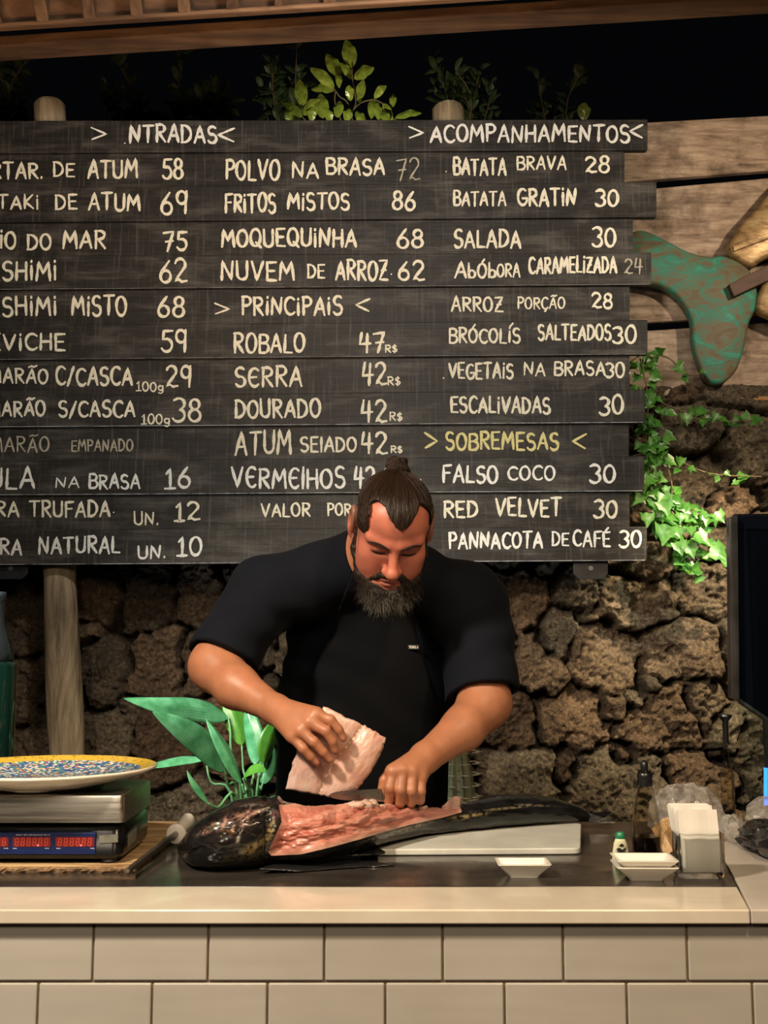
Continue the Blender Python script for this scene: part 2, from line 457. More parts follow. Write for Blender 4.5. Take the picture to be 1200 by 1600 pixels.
fp = MB().prism([P(1235, 165, FY+0.05), P(1285, 165, FY+0.05), P(1285, 640, FY+0.05), P(1235, 640, FY+0.05)], (0, 0.08, 0))
tag(fp.obj('fence_post', m_fence), 'upright post behind the fence boards at the right edge', 'post')

# --- counter
slabT = 0.0235
q0 = G(600, 1421.5); SY0 = q0.y
q1 = G(600, 1386); SY1 = q1.y; SYB = G(600, 1284).y
m_slab, nt, b = new_mat('cream_stone'); setc(b, (0.62, 0.55, 0.45), 0.16, coat=0.3)
f = noise(nt, texco(nt), 5, 6, 0.6, 0.8)
nt.links.new(ramp(nt, f, [(0.3, (0.56, 0.49, 0.40)), (0.7, (0.68, 0.61, 0.51))]), b.inputs['Base Color'])
nt.links.new(ramp(nt, noise(nt, texco(nt), 9, 4), [(0.3, (0.12,)*3), (0.7, (0.24,)*3)]), b.inputs['Roughness'])
xj0 = G(1153, 1386).x; xj1 = G(1173, 1422).x
sl = MB().prism([(-1.6, SY0, CT-slabT), (xj1-0.0006, SY0, CT-slabT), (xj0-0.0006, SY1+0.002, CT-slabT), (-1.6, SY1+0.002, CT-slabT)], (0, 0, slabT))
tag(sl.obj('countertop_slab', m_slab, bevel=0.0025), 'long polished cream stone countertop strip along the counter front', 'countertop')
m_gslab, nt, b = new_mat('grey_stone'); setc(b, (0.45, 0.41, 0.36), 0.28)
f = noise(nt, texco(nt), 7, 6, 0.6); nt.links.new(ramp(nt, f, [(0.3, (0.38, 0.34, 0.30)), (0.7, (0.52, 0.47, 0.42))]), b.inputs['Base Color'])
xd1 = G(1153, 1386).x; xd2 = G(1098, 1284).x
gs = MB().prism([(xj1+0.0006, SY0, CT-slabT), (1.75, SY0, CT-slabT), (1.75, SYB, CT-slabT), (xd2+0.003, SYB, CT-slabT), (xd1+0.003, SY1, CT-slabT)], (0, 0, slabT))
tag(gs.obj('countertop_slab', m_gslab, bevel=0.0025), 'greyish stone countertop piece at the right end, under the napkin holder side', 'countertop')
m_dark, nt, b = new_mat('dark_worktop'); setc(b, (0.03, 0.026, 0.024), 0.16, spec=0.6)
f = noise(nt, texco(nt, scale=(1, 3, 1)), 6, 5); nt.links.new(ramp(nt, f, [(0.3, (0.022, 0.018, 0.016)), (0.7, (0.05, 0.042, 0.036))]), b.inputs['Base Color'])
nt.links.new(ramp(nt, noise(nt, texco(nt), 13, 5), [(0.35, (0.10,)*3), (0.7, (0.30,)*3)]), b.inputs['Roughness'])
dw = MB().prism([(-1.6, SY1+0.003, CT-slabT), (xd1, SY1+0.003, CT-slabT), (xd2, SYB, CT-slabT), (-1.6, SYB, CT-slabT)], (0, 0, slabT+0.0006))
tag(dw.obj('worktop_panel', m_dark, bevel=0.0015), 'glossy dark brown worktop panel the fish lies on', 'worktop')
# counter body, tiles and grout
m_tile, nt, b = new_mat('glazed_tile'); setc(b, (0.5, 0.44, 0.37), 0.22, coat=0.2)
f = noise(nt, texco(nt), 3.0, 4); nt.links.new(ramp(nt, f, [(0.3, (0.385, 0.355, 0.315)), (0.7, (0.46, 0.428, 0.385))]), b.inputs['Base Color'])
bump(nt, b, noise(nt, texco(nt, scale=(1, 1, 6)), 2.2, 2), 0.10, 0.02)
m_grout = plain('brown_grout', (0.17, 0.125, 0.08), 0.9, 0.2, 60)
m_core = plain('counter_plaster', (0.25, 0.22, 0.19), 0.9)
ctr = thing('bar_counter', 'counter base clad in large beige glazed tiles with brown grout', 'counter', (0, SY0+0.3, 0))
TY = SY0+0.016
MB().box(-1.6, 1.75, TY+0.02, SYB-0.02, 0, CT-slabT-0.0005).obj('counter_body', m_core, ctr)
MB().box(-1.6, 1.75, TY+0.004, TY+0.02, 0, CT-slabT-0.0005).obj('grout', m_grout, ctr)
tm = MB()
zt = [P(600, y, TY).z for y in (1441, 1532.5, 1536.5)]
rowh = zt[0]-zt[1]; gap = zt[1]-zt[2]
def jx(pxs, y): return [P(p, y, TY).x for p in pxs]
r1 = jx([-36, 145.2, 325, 506.5, 691.7, 880, 1074, 1268], 1487); r2 = jx([-121, 58.6, 237, 417.5, 602, 788.7, 980, 1177, 1375], 1570)
def extend(r):
    while r[0] > -1.6: r.insert(0, r[0]-0.2)
    while r[-1] < 1.75: r.append(r[-1]+0.21)
    return r
r1 = extend(r1); r2 = extend(r2)
z = zt[0]; k = 0
while z > 0.02:
    rr = r1 if k % 2 == 0 else r2
    z0 = max(0.004, z-rowh)
    for a, c in zip(rr[:-1], rr[1:]):
        a = max(a, -1.6); c = min(c, 1.75)
        if c-a > 0.02: tm.box(a+gap*0.45, c-gap*0.45, TY, TY+0.006, z0, z)
    z = z0-gap; k += 1
tm.obj('tile_cladding', m_tile, ctr, bevel=0.0022, seg=2)

# --- roof edge overhead: beam, fascia, rafters, boards and tiles
m_beam = wood('roof_timber', (0.075, 0.036, 0.018), (0.30, 0.165, 0.085), 0.65, (0.9, 9, 9), 0.3)
m_raft = wood('rafter_timber', (0.06, 0.03, 0.016), (0.26, 0.15, 0.08), 0.7, (9, 1.2, 9), 0.3)
m_deck = wood('roof_boards', (0.05, 0.025, 0.014), (0.24, 0.13, 0.07), 0.75, (2, 6, 6), 0.3)
rf = thing('roof_edge', 'overhanging timber roof edge with beam and rafters seen from below', 'roof', (0, 3.3, 3.5))
def beam(pl, pr, Yl, Yr, ht, depth, nm, m, par, off=0):
    a = P(*pl, Yl); c = P(*pr, Yr)
    d = (c-a).normalized(); a = a-d*0.7; c = c+d*0.5
    nrm = Vector((0, 1, 0))*depth
    return MB().hexa([a, c, c+nrm, a+nrm, a+Vector((0, 0, ht)), c+Vector((0, 0, ht)), c+nrm+Vector((0, 0, ht)), a+nrm+Vector((0, 0, ht))]).obj(nm, m, par, bevel=0.006)
beam((0, 72), (1200, -4), 3.60, 3.34, 0.040, 0.10, 'beam', m_beam, rf)
fa = beam((0, 42), (1200, -33), 3.30, 3.06, 0.016, 0.030, 'fascia_board', m_beam, rf)
A0 = P(0, 36, 3.27); A1 = P(1200, -40, 3.04); ad = (A1-A0)
for k in range(-3, 20):
    t = (k*78-12)/1200.0
    base = A0+ad*t+Vector((0, 0.03, 0.012))
    rd = Vector((0.10, -0.93, 0.42)).normalized(); side = Vector((1, 0, 0))
    a = base; e = base+rd*1.35
    hw = 0.020; up = Vector((0, 0, 0.060))
    MB().hexa([a-side*hw, a+side*hw, e+side*hw, e-side*hw, a-side*hw+up, a+side*hw+up, e+side*hw+up, e-side*hw+up]).obj('rafter', m_raft, rf, bevel=0.004)
rd = Vector((0.0, -0.93, 0.42)).normalized()
dk = MB()
for k in range(0, 13):
    off = Vector((0, 0.10, 0.060))+rd*(0.135*k)
    c0 = A0+ad*-0.35+off; c1 = A0+ad*1.35+off; w_ = rd*0.127; up = Vector((0, 0, 0.018))
    dk.hexa([c0, c1, c1+w_, c0+w_, c0+up, c1+up, c1+w_+up, c0+w_+up])
dk.obj('roof_boards', m_deck, rf, bevel=0.003)

# ------------------------------------------------------------------ MENU BOARD
m_plank, nt, b = new_mat('blackboard_wood'); setc(b, (0.03, 0.027, 0.025), 0.55, spec=0.35)
v1 = texco(nt, scale=(2.0, 16, 52)); g1 = noise(nt, v1, 2.2, 8, 0.62, 0.5)
basec = ramp(nt, g1, [(0.30, (0.010, 0.0088, 0.0082)), (0.55, (0.021, 0.0188, 0.0178)), (0.78, (0.044, 0.039, 0.036))])
dust = noise(nt, texco(nt, scale=(2.2, 2, 7)), 1.9, 6, 0.62, 0.4)
streak = noise(nt, texco(nt, scale=(52, 2, 2.6)), 1.6, 5, 0.65)
dm = mixc(nt, 1.0, ramp(nt, dust, [(0.48, (0, 0, 0)), (0.74, (0.62,)*3)]), ramp(nt, g1, [(0.3, (0.25,)*3), (0.65, (1,)*3)]), 'MULTIPLY')
sm = ramp(nt, streak, [(0.54, (0, 0, 0)), (0.74, (0.55,)*3)])
c = mixc(nt, dm, basec, (0.20, 0.185, 0.165)); c = mixc(nt, sm, c, (0.15, 0.14, 0.125))
dk2 = ramp(nt, noise(nt, texco(nt, scale=(22, 2, 1.5)), 1.3, 3), [(0.26, (0.35,)*3), (0.36, (1,)*3)])
nt.links.new(mixc(nt, 0.7, c, dk2, 'MULTIPLY'), b.inputs['Base Color']); bump(nt, b, g1, 0.3, 0.004)
m_plank2 = m_plank.copy(); m_plank2.name = 'browner_board_wood'
def chalk(name, colr):
    m, nt, b = new_mat(name); setc(b, colr, 0.9, spec=0.1)
    n1 = noise(nt, texco(nt), 150, 3, 0.7)
    nt.links.new(ramp(nt, n1, [(0.30, tuple(x*0.5 for x in colr)), (0.44, colr)]), b.inputs['Base Color'])
    return m
m_ch = chalk('cream_chalk', (0.92, 0.89, 0.74)); m_chw = chalk('white_chalk', (0.92, 0.93, 0.90)); m_chy = chalk('yellow_chalk', (0.80, 0.74, 0.36))
m_chf = chalk('faint_chalk', (0.50, 0.47, 0.38))

def arc(cx, cy, rx, ry, a0, a1, n=12):
    return [(cx+rx*math.cos(math.radians(a0+(a1-a0)*i/n)), cy+ry*math.sin(math.radians(a0+(a1-a0)*i/n))) for i in range(n+1)]
GL = {
 'A': (.62, [[(0, 0), (.34, 1), (.62, 0)], [(.1, .34), (.54, .36)]]),
 'B': (.56, [[(.04, 0), (.04, 1)], [(.04, 1)]+arc(.30, .77, .24, .23, 90, -90)+[(.04, .54)], [(.04, .54)]+arc(.32, .27, .28, .27, 90, -90)+[(.04, 0)]]),
 'C': (.56, [arc(.36, .5, .34, .5, 48, 312, 16)]),
 'Ç': (.56, [arc(.36, .5, .34, .5, 48, 312, 16), [(.38, 0), (.44, -.1), (.36, -.2), (.28, -.18)]]),
 'D': (.6, [[(.04, 0), (.04, 1)], [(.0, 1)]+arc(.12, .5, .46, .5, 82, -82, 14)+[(.0, 0)]]),
 'E': (.5, [[(.5, 1), (.03, .98), (.04, .02), (.5, 0)], [(.04, .52), (.42, .53)]]),
 'F': (.5, [[(.52, 1), (.04, .96), (.05, 0)], [(.05, .54), (.42, .55)]]),
 'G': (.62, [arc(.36, .5, .34, .5, 55, 350, 16)+[(.7, .42), (.36, .42)]]),
 'H': (.58, [[(.03, 0), (.03, 1)], [(.56, 0), (.54, 1)], [(.03, .5), (.55, .52)]]),
 'I': (.14, [[(.07, 0), (.07, .72)], [(.07, .93), (.075, .99)]]),
 'l': (.10, [[(.05, 1.05), (.05, 0)]]),
 'K': (.54, [[(.05, 1), (.04, 0)], [(.52, .98), (.08, .46), (.56, 0)]]),
 'L': (.46, [[(.06, 1), (.03, .02), (.48, .0)]]),
 'M': (.74, [[(0, 0), (.1, 1), (.36, .36), (.64, 1), (.74, 0)]]),
 'N': (.62, [[(.02, 0), (.06, 1), (.52, .04), (.6, 1)]]),
 'O': (.6, [arc(.3, .5, .3, .5, 100, 460, 20)]),
 'P': (.52, [[(.06, 0), (.05, 1)], [(.0, .98)]+arc(.26, .74, .26, .25, 90, -90)+[(.05, .48)]]),
 'Q': (.62, [arc(.3, .52, .3, .48, 100, 460, 20), [(.34, .24), (.64, -.04)]]),
 'R': (.56, [[(.05, 0), (.05, 1)], [(.0, .98)]+arc(.26, .76, .26, .23, 90, -90)+[(.05, .5)], [(.16, .52), (.56, 0)]]),
 'S': (.52, [arc(.28, .75, .24, .25, 40, 250, 10)+arc(.26, .25, .26, .27, 85, -150, 12)]),
 'T': (.6, [[(0, .98), (.62, 1)], [(.31, .98), (.29, 0)]]),
 'U': (.58, [[(.02, 1), (.03, .3)]+arc(.29, .28, .26, .28, 180, 360, 10)+[(.56, 1)]]),
 'V': (.6, [[(0, 1), (.28, 0), (.6, 1)]]),
 'Z': (.56, [[(.02, .98), (.54, 1), (.02, .02), (.58, .0)], [(.16, .48), (.44, .5)]]),
 'b': (.5, [[(.04, 1), (.04, 0)], arc(.26, .26, .24, .26, 160, -180, 14)]),
 'e': (.52, [arc(.32, .5, .3, .5, 50, 310, 14), [(.04, .5), (.4, .52)]]),
 'g': (.5, [arc(.25, .34, .22, .26, 60, 400, 12), [(.46, .6), (.46, -.1), (.3, -.28), (.06, -.2)]]),
 '0': (.54, [arc(.27, .5, .27, .5, 110, 470, 20)]),
 '1': (.42, [[(.08, .76), (.26, 1), (.24, .02)], [(0, .0), (.46, .02)]]),
 '2': (.56, [arc(.27, .74, .25, .26, 165, -20, 10)+[(.02, .05), (.2, .1), (.34, .0), (.58, .04)]]),
 '3': (.52, [[(.04, .92)]+arc(.25, .76, .25, .24, 110, -70, 10)+arc(.24, .26, .28, .27, 80, -150, 12)]),
 '4': (.56, [[(.12, 1), (.02, .42), (.58, .46)], [(.42, .95), (.38, 0)]]),
 '5': (.52, [[(.54, 1), (.12, .98), (.08, .58)]+arc(.26, .3, .27, .31, 110, -150, 14)]),
 '6': (.54, [[(.42, 1), (.1, .55)]+arc(.27, .28, .25, .28, 160, 510, 16)]),
 '7': (.52, [[(0, .92), (.54, 1), (.2, 0)], [(.12, .48), (.5, .52)]]),
 '8': (.5, [arc(.26, .77, .2, .23, 300, -30, 14)+arc(.25, .26, .25, .27, 70, 430, 16)]),
 '9': (.52, [arc(.26, .7, .23, .28, 10, 350, 16), [(.5, .98), (.44, 0)]]),
 '>': (.9, [[(0, 1), (.9, .45), (.05, 0)]]), '<': (.9, [[(.9, 1), (0, .5), (.85, 0)]]),
 '.': (.1, [[(.045, .02), (.055, .09)]]), '/': (.4, [[(0, -.05), (.42, 1.05)]]), '-': (.3, [[(0, .5), (.3, .5)]]),
 '$': (.46, [arc(.25, .72, .2, .2, 40, 250, 8)+arc(.23, .3, .22, .22, 85, -150, 10), [(.26, 1.05), (.22, -.05)]]),
}
ACC = {'Ã': ('A', [[(.14, 1.12), (.3, 1.2), (.48, 1.14), (.66, 1.22)]]), 'Ó': ('O', [[(.3, 1.1), (.46, 1.32)]]), 'É': ('E', [[(.2, 1.1), (.4, 1.3)]]), 'Í': ('I', [[(.1, 1.05), (.3, 1.25)]]),
       'ó': ('o', [[(.3, 1.05), (.46, 1.3)]])}
for k_, (bs, ac) in ACC.items():
    if bs in GL: GL[k_] = (GL[bs][0], GL[bs][1]+ac)
crng = random.Random(3)
LIFT = [0]
def ribbon(mb, pts, w, Y):
    "flat chalk stroke a hair in front of the board face; pts are pixels"
    LIFT[0] = (LIFT[0]+1) % 40; Y = Y-LIFT[0]*2.2e-5
    dense = []
    for i in range(len(pts)-1):
        a, c = pts[i], pts[i+1]; L = math.hypot(c[0]-a[0], c[1]-a[1]); n = max(1, int(L/4))
        for j in range(n): dense.append((a[0]+(c[0]-a[0])*j/n, a[1]+(c[1]-a[1])*j/n))
    dense.append(pts[-1]); n = len(dense)
    rows = []
    ph = crng.uniform(0, 6)
    for i, p in enumerate(dense):
        Y = Y-1.2e-6
        a = dense[max(0, i-1)]; c = dense[min(n-1, i+1)]
        tx, ty = c[0]-a[0], c[1]-a[1]; L = math.hypot(tx, ty) or 1
        nx, ny = -ty/L, tx/L
        ww = w*0.5*(1+0.18*math.sin(ph+i*0.9)+crng.uniform(-.12, .12))
        if i in (0, n-1): ww *= 0.7
        rows.append([P(p[0]+nx*ww, p[1]+ny*ww, Y), P(p[0]-nx*ww, p[1]-ny*ww, Y)])
    mb.grid(rows)
    for e_, p in enumerate((dense[0], dense[-1])):
        r = w*0.42; Y = Y-7e-6
        mb.add([P(p[0]+r*math.cos(t*math.pi/4), p[1]+r*math.sin(t*math.pi/4), Y) for t in range(8)], [tuple(range(8))])
def write(mb, text, x0, x1, yt, yb, Y, w=4.0, slope=0.0):
    adv = 0; lay = []
    for ch in text:
        if ch == ' ': adv += .5; continue
        g = GL[ch]; lay.append((ch, adv)); adv += g[0]+.2
    adv -= .2; sx = (x1-x0)/max(adv, .1); H = yb-yt; w = min(w, max(2.4, H*0.168))
    for ch, a in lay:
        jy = crng.uniform(-.05, .05)*H; js = crng.uniform(.94, 1.06); sh = crng.uniform(-.05, .05)
        for st in GL[ch][1]:
            pts = [(x0+(a+u+sh*v*H/max(sx, 1)*0.5)*sx, yb+jy-v*H*js+slope*(a+u)*sx) for (u, v) in st]
            ribbon(mb, pts, w, Y)
ROWS = [  # left top, left bottom, right top, right bottom, right end
 (187.5, 238.5, 186, 235, 1012), (239, 290, 236.5, 284.5, 976), (290.7, 346, 285, 340.5, 1026), (346.5, 397.5, 341, 393.5, 989),
 (398, 451.5, 394, 446, 1018), (452, 506, 447, 499.5, 984), (506.5, 561, 500, 555, 1012), (561, 616.5, 554, 608.5, 984),
 (616.7, 666.5, 609, 661.5, 1008), (667, 717.5, 662, 712.5, 983), (718, 773, 713, 768.5, 1007), (773.5, 825.5, 769, 822, 984), (826, 881.7, 822.7, 877, 1011)]
T = [
 [('>', 143, 166, 200, 218), ('.', 192, 198, 215, 224), ('NTRADAS', 203, 338, 196, 222), ('<', 341, 366, 200, 221), ('>', 639, 661, 198, 216), ('ACOMPANHAMENTOS', 673, 983, 196, 221), ('<', 984, 1004, 195, 216)],
 [('TARTAR.', -52, 66, 254, 278), ('DE', 84, 116, 255, 276), ('ATUM', 138, 214, 250, 277), ('58', 254, 285, 250, 279), ('POLVO', 353, 436, 250, 280), ('NA', 457, 497, 254, 277), ('BRASA', 510, 600, 247, 272), ('72', 620, 655, 247, 281),
  ('.', 694, 700, 262, 268), ('BATATA', 709, 790, 248, 273), ('BRAVA', 808, 884, 245, 265), ('28', 915, 951, 244, 268)],
 [('TATAKI', -44, 60, 305, 326), ('DE', 87, 120, 304, 326), ('ATUM', 139, 218, 303, 328), ('69', 252, 292, 300, 334), ('FRITOS', 352, 430, 303, 331), ('MISTOS', 450, 545, 302, 327), ('86', 614, 648, 299, 328),
  ('BATATA', 709, 790, 299, 321), ('GRATIN', 809, 899, 295, 321), ('30', 931, 965, 295, 321)],
 [('IO', 0, 24, 362, 388), ('DO', 43, 79, 366, 389), ('MAR', 99, 164, 362, 388), ('75', 256, 291, 362, 391), ('MOQUEQUINHA', 347, 556, 358, 385), ('68', 621, 660, 359, 387), ('SALADA', 710, 813, 360, 386), ('30', 926, 961, 356, 385)],
 [('SASHIMI', -40, 88, 408, 437), ('62', 250, 291, 407, 441), ('NUVEM', 346, 459, 408, 437), ('DE', 481, 507, 413, 434), ('ARROZ', 525, 605, 408, 437), ('.', 609, 614, 423, 429), ('62', 623, 662, 408, 437),
  ('A', 711, 728, 410, 434), ('bÓb', 732, 774, 412, 434), ('ORA', 777, 812, 412, 432), ('CARAMELIZADA', 827, 963, 402, 426), ('24', 976, 1003, 404, 427)],
 [('SASHIMI', -40, 88, 464, 493), ('MISTO', 113, 197, 462, 492), ('68', 247, 287, 465, 496), ('>', 336, 358, 473, 490), ('PRINCIPAIS', 378, 534, 465, 492), ('<', 556, 577, 466, 486), ('ARROZ', 706, 785, 464, 486), ('PORÇÃO', 809, 882, 465, 482), ('28', 925, 956, 458, 481)],
 [('CEVICHE', -38, 101, 522, 547), ('59', 252, 291, 517, 550), ('ROBALO', 366, 475, 521, 550), ('47', 562, 600, 518, 549), ('R$', 602, 620, 539, 550), ('BRÓCOLÍS', 702, 812, 513, 535), ('SALTEADOS', 841, 954, 508, 531), ('30', 958, 993, 509, 535)],
 [('CAMARÃO', -52, 74, 576, 598), ('C/CASCA', 88, 206, 574, 601), ('100g', 213, 255, 597, 611), ('29', 260, 298, 572, 604), ('SeRRA', 368, 471, 574, 604), ('42', 566, 603, 567, 602), ('R$', 606, 625, 589, 602),
  ('.', 690, 696, 586, 591), ('VEGETAIS', 702, 801, 568, 591), ('NA', 819, 851, 567, 586), ('BRASA', 866, 945, 565, 586), ('30', 946, 975, 567, 589), ('.', 982, 986, 579, 583)],
 [('CAMARÃO', -52, 70, 627, 650), ('S/CASCA', 92, 210, 627, 651), ('100g', 221, 265, 647, 662), ('38', 270, 313, 622, 657), ('DOURADO', 368, 500, 624, 652), ('42', 565, 603, 625, 659), ('R$', 609, 628, 645, 657), ('ESCALIVADAS', 705, 859, 621, 645), ('30', 937, 973, 619, 647)],
 [('CAMARÃO', -50, 76, 684, 706), ('EMPANADO', 112, 207, 688, 705), ('ATUM', 368, 454, 674, 709), ('SElADO', 470, 556, 684, 706), ('42', 565, 604, 677, 709), ('R$', 611, 628, 697, 707), ('>', 664, 683, 677, 700), ('SOBREMESAS', 697, 872, 676, 702), ('<', 895, 915, 678, 700)],
 [('LULA', -40, 53, 731, 763), ('NA', 87, 123, 746, 762), ('BRASA', 139, 218, 741, 763), ('16', 258, 297, 730, 762), ('VeRMelHOS', 363, 538, 732, 762), ('42', 554, 585, 730, 761), ('/', 590, 602, 734, 752), ('.', 654, 660, 744, 750), ('FALSO', 692, 777, 728, 754), ('COCO', 794, 866, 729, 750), ('30', 922, 960, 726, 753)],
 [('OSTRA', -66, 29, 784, 806), ('TRUFADA', 47, 171, 783, 807), ('.', 175, 180, 797, 801), ('UN.', 210, 247, 801, 820), ('12', 273, 311, 786, 813), ('VALOR', 409, 484, 787, 807), ('POR', 512, 548, 787, 805), ('RED', 694, 746, 782, 807), ('VELVET', 775, 876, 780, 806), ('30', 928, 963, 782, 808)],
 [('OSTRA', -54, 33, 842, 866), ('NATURAL', 61, 186, 839, 864), ('UN.', 216, 258, 852, 872), ('10', 277, 314, 839, 867), ('PANNACOTA', 702, 847, 832, 856), ('DE', 863, 888, 832, 852), ('CAFÉ', 896, 953, 830, 853), ('30', 968, 1001, 831, 855)]]
BY = 4.0
def lit_edge_mat(name, colr):
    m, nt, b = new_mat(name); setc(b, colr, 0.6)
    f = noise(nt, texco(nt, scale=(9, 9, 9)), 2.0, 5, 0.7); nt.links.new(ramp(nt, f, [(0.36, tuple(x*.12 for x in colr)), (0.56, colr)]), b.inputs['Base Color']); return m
m_we1 = lit_edge_mat('pale_lit_edge', (0.42, 0.44, 0.47)); m_we2 = lit_edge_mat('grey_lit_edge', (0.20, 0.19, 0.18))
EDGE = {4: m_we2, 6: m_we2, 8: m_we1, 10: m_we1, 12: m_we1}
board = thing('menu_board', 'large blackened timber menu board chalked with dishes and prices, behind the person', 'sign', (-0.4, BY, 2.5))
for i, (lt, lb, rt, rb, xe) in enumerate(ROWS):
    odd = i % 2 == 0
    Y = BY if odd else BY+0.016
    sl_t = (rt-lt)/700.0; sl_b = (rb-lb)/700.0
    xl = -190
    c = [(xl, lt+(xl-200)*sl_t), (xe, lt+(xe-200)*sl_t), (xe, lb+(xe-200)*sl_b), (xl, lb+(xl-200)*sl_b)]
    q = [P(x, y, Y) for x, y in (c[3], c[2], c[1], c[0])]
    if not odd:                       # recessed boards run a little under their neighbours
        q[0].z -= 0.006; q[1].z -= 0.006; q[2].z += 0.006; q[3].z += 0.006
    else:
        for k in (0, 1): q[k].z += 0.0012
        for k in (2, 3): q[k].z -= 0.0012
    pl = MB().prism(q, (0, 0.030 if odd else 0.026, 0)).obj('plank', m_plank, board, bevel=0.0035 if odd else 0.002)
    if i in EDGE:                     # light caught along the lower edge, painted in as a pale strip
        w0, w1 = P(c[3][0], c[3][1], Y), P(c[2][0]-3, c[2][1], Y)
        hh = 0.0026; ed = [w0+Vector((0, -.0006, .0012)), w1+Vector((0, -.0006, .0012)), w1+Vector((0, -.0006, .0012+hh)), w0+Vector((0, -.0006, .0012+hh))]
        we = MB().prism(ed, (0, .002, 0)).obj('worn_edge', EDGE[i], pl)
    for t in T[i]:
        tx = t[0]; w = 4.3; mt = m_chw if i in (0, 10, 12) else m_ch; lab = None
        if tx in ('100g', 'R$'): w = 2.5
        if i == 9 and tx in ('SOBREMESAS', '>', '<'): mt = m_chy; w = 4.2; lab = 'yellow chalk heading'
        if (i == 9 and tx in ('CAMARÃO', 'EMPANADO')) or (i == 1 and tx == '72') or (i == 4 and tx == '24'): mt = m_chf; w = 2.7; lab = 'faint half-erased chalk'
        if tx in ('MOQUEQUINHA', 'SALTEADOS') or (i == 0): w = 4.6
        wd = MB(); write(wd, tx, *t[1:5], Y-0.0012, w)
        if tx == '.': wd.obj('chalk_mark', mt, pl)
        else:
            o_ = wd.obj('chalk_word', mt, pl)
            if lab: o_['label'] = lab
# steel brackets under the lowest plank
m_brk = plain('dark_steel', (0.05, 0.05, 0.055), 0.35, 0.2, 30, metal=0.7)
for (x0, x1) in ((-28, 43), (896, 950)):
    poly = [(x0, 868), (x1, 868), (x1, 897), (x1-9, 905), (x0+9, 905), (x0, 897)]
    br = MB().prism([P(x, y, BY+0.032) for x, y in poly], (0, 0.008, 0)).obj('bracket', m_brk, board, bevel=0.001)
    cx = 17 if x0 < 0 else 923
    p = P(cx, 888, BY+0.030)
    MB().tube([p, p+Vector((0, -0.004, 0))], 0.009, 14).obj('bolt', plain('bolt_steel', (0.2, 0.18, 0.16), 0.4, metal=0.8), br)
# boards fixed to log posts
m_log, nt, b = new_mat('bare_log'); setc(b, (0.3, 0.23, 0.14), 0.7)
v1 = texco(nt, scale=(9, 9, 1.1)); f1 = noise(nt, v1, 2.2, 8, 0.68, 0.8)
nt.links.new(ramp(nt, f1, [(0.30, (0.06, 0.043, 0.025)), (0.46, (0.30, 0.23, 0.145)), (0.68, (0.55, 0.46, 0.31))]), b.inputs['Base Color']); bump(nt, b, f1, 0.5, 0.01)
m_logend = wood('log_end', (0.16, 0.08, 0.03), (0.36, 0.20, 0.09), 0.7, (6, 6, 6), 0.3)
def log_post(ptop, pbot, r0, r1, Yc, label):
    a = P(*ptop, Yc); bq = P(*pbot, Yc); d = (bq-a); bq = a+d*((a.z)/(a.z-bq.z))
    pts = []; rr = []; n = 26
    for i in range(n+1):
        t = i/n; p = a.lerp(bq, t)+Vector((0.008*math.sin(t*9), 0, 0)); pts.append(p); rr.append((r0+(r1-r0)*t)*(1+0.05*math.sin(t*31)+0.03*math.sin(t*67)))
    rr[0] *= 0.86; pts.insert(1, pts[0].lerp(pts[1], 0.12)); rr.insert(1, rr[1])
    return tag(MB().tube(pts, rr, 28).obj('log_post', m_log, smooth=False, auto=50), label, 'post', 'log posts holding the menu board')
log_post((77, 160), (104, 1170), 0.058, 0.068, BY+0.115, 'round log post carrying the left half of the menu board')
log_post((700, 166), (703, 1170), 0.060, 0.066, BY+0.115, 'round log post whose top shows above the board near the right heading')
# ------------------------------------------------------------------ OBJECTS ON THE COUNTER
def rrect(x0, x1, y0, y1, r, n=5):
    out = []
    for cx, cy, a in ((x1-r, y1-r, 0), (x0+r, y1-r, 90), (x0+r, y0+r, 180), (x1-r, y0+r, 270)):
        for i in range(n+1):
            t = math.radians(a+90*i/n); out.append((cx+r*math.cos(t), cy+r*math.sin(t)))
    return out
def loft(mb, loops, capa=True, capb=True):
    n = len(loops[0]); v = [p for l in loops for p in l]; f = []
    for i in range(len(loops)-1):
        for j in range(n): f.append((i*n+j, i*n+(j+1) % n, (i+1)*n+(j+1) % n, (i+1)*n+j))
    if capa: f.append(tuple(range(n-1, -1, -1)))
    if capb: f.append(tuple((len(loops)-1)*n+j for j in range(n)))
    return mb.add(v, f)

# rustic wooden board under the scale
m_rust = wood('rustic_wood', (0.17, 0.085, 0.03), (0.66, 0.46, 0.24), 0.6, (3, 22, 22), 0.35)
m_rust.node_tree.nodes['Mapping'].inputs['Rotation'].default_value = (0, 0, math.radians(38))
m_bark = plain('rough_bark', (0.20, 0.12, 0.06), 0.9, 0.5, 70, 0.8)
BT = 0.012
fl = G(-70, 1364); fr = G(212, 1364); bk = G(300, 1291)
e = []
rg = np.random.default_rng(2)
for i in range(60):
    t = i/59; p = fl.lerp(fr, t); e.append(Vector((p.x, p.y+rg.uniform(-.003, .003), CT)))
for i in range(1, 14):
    t = i/13; p = fr.lerp(bk, t); e.append(Vector((p.x+rg.uniform(-.001, .001), p.y, CT)))
e.append(Vector((fl.x, bk.y, CT)))
top = [p+Vector((0, 0.002 if i < 60 else 0, BT)) for i, p in enumerate(e)]
wb = thing('wooden_board', 'rustic wooden board with a rough bark edge under the weighing scale', 'board', (0.0-0.4, 2.4, CT))
loft(MB(), [[p+Vector((0, 0, 0.0007)) for p in e], top]).obj('board', m_rust, wb)
bkm = MB()
rows = []
for j in range(4):
    rows.append([Vector((p.x, p.y-0.003-0.003*math.sin(j/3*math.pi)+rg.uniform(-.0015, .0015), CT+0.0007+BT*j/3)) for p in e[:60]])
bkm.grid(rows).obj('bark_edge', m_bark, wb)

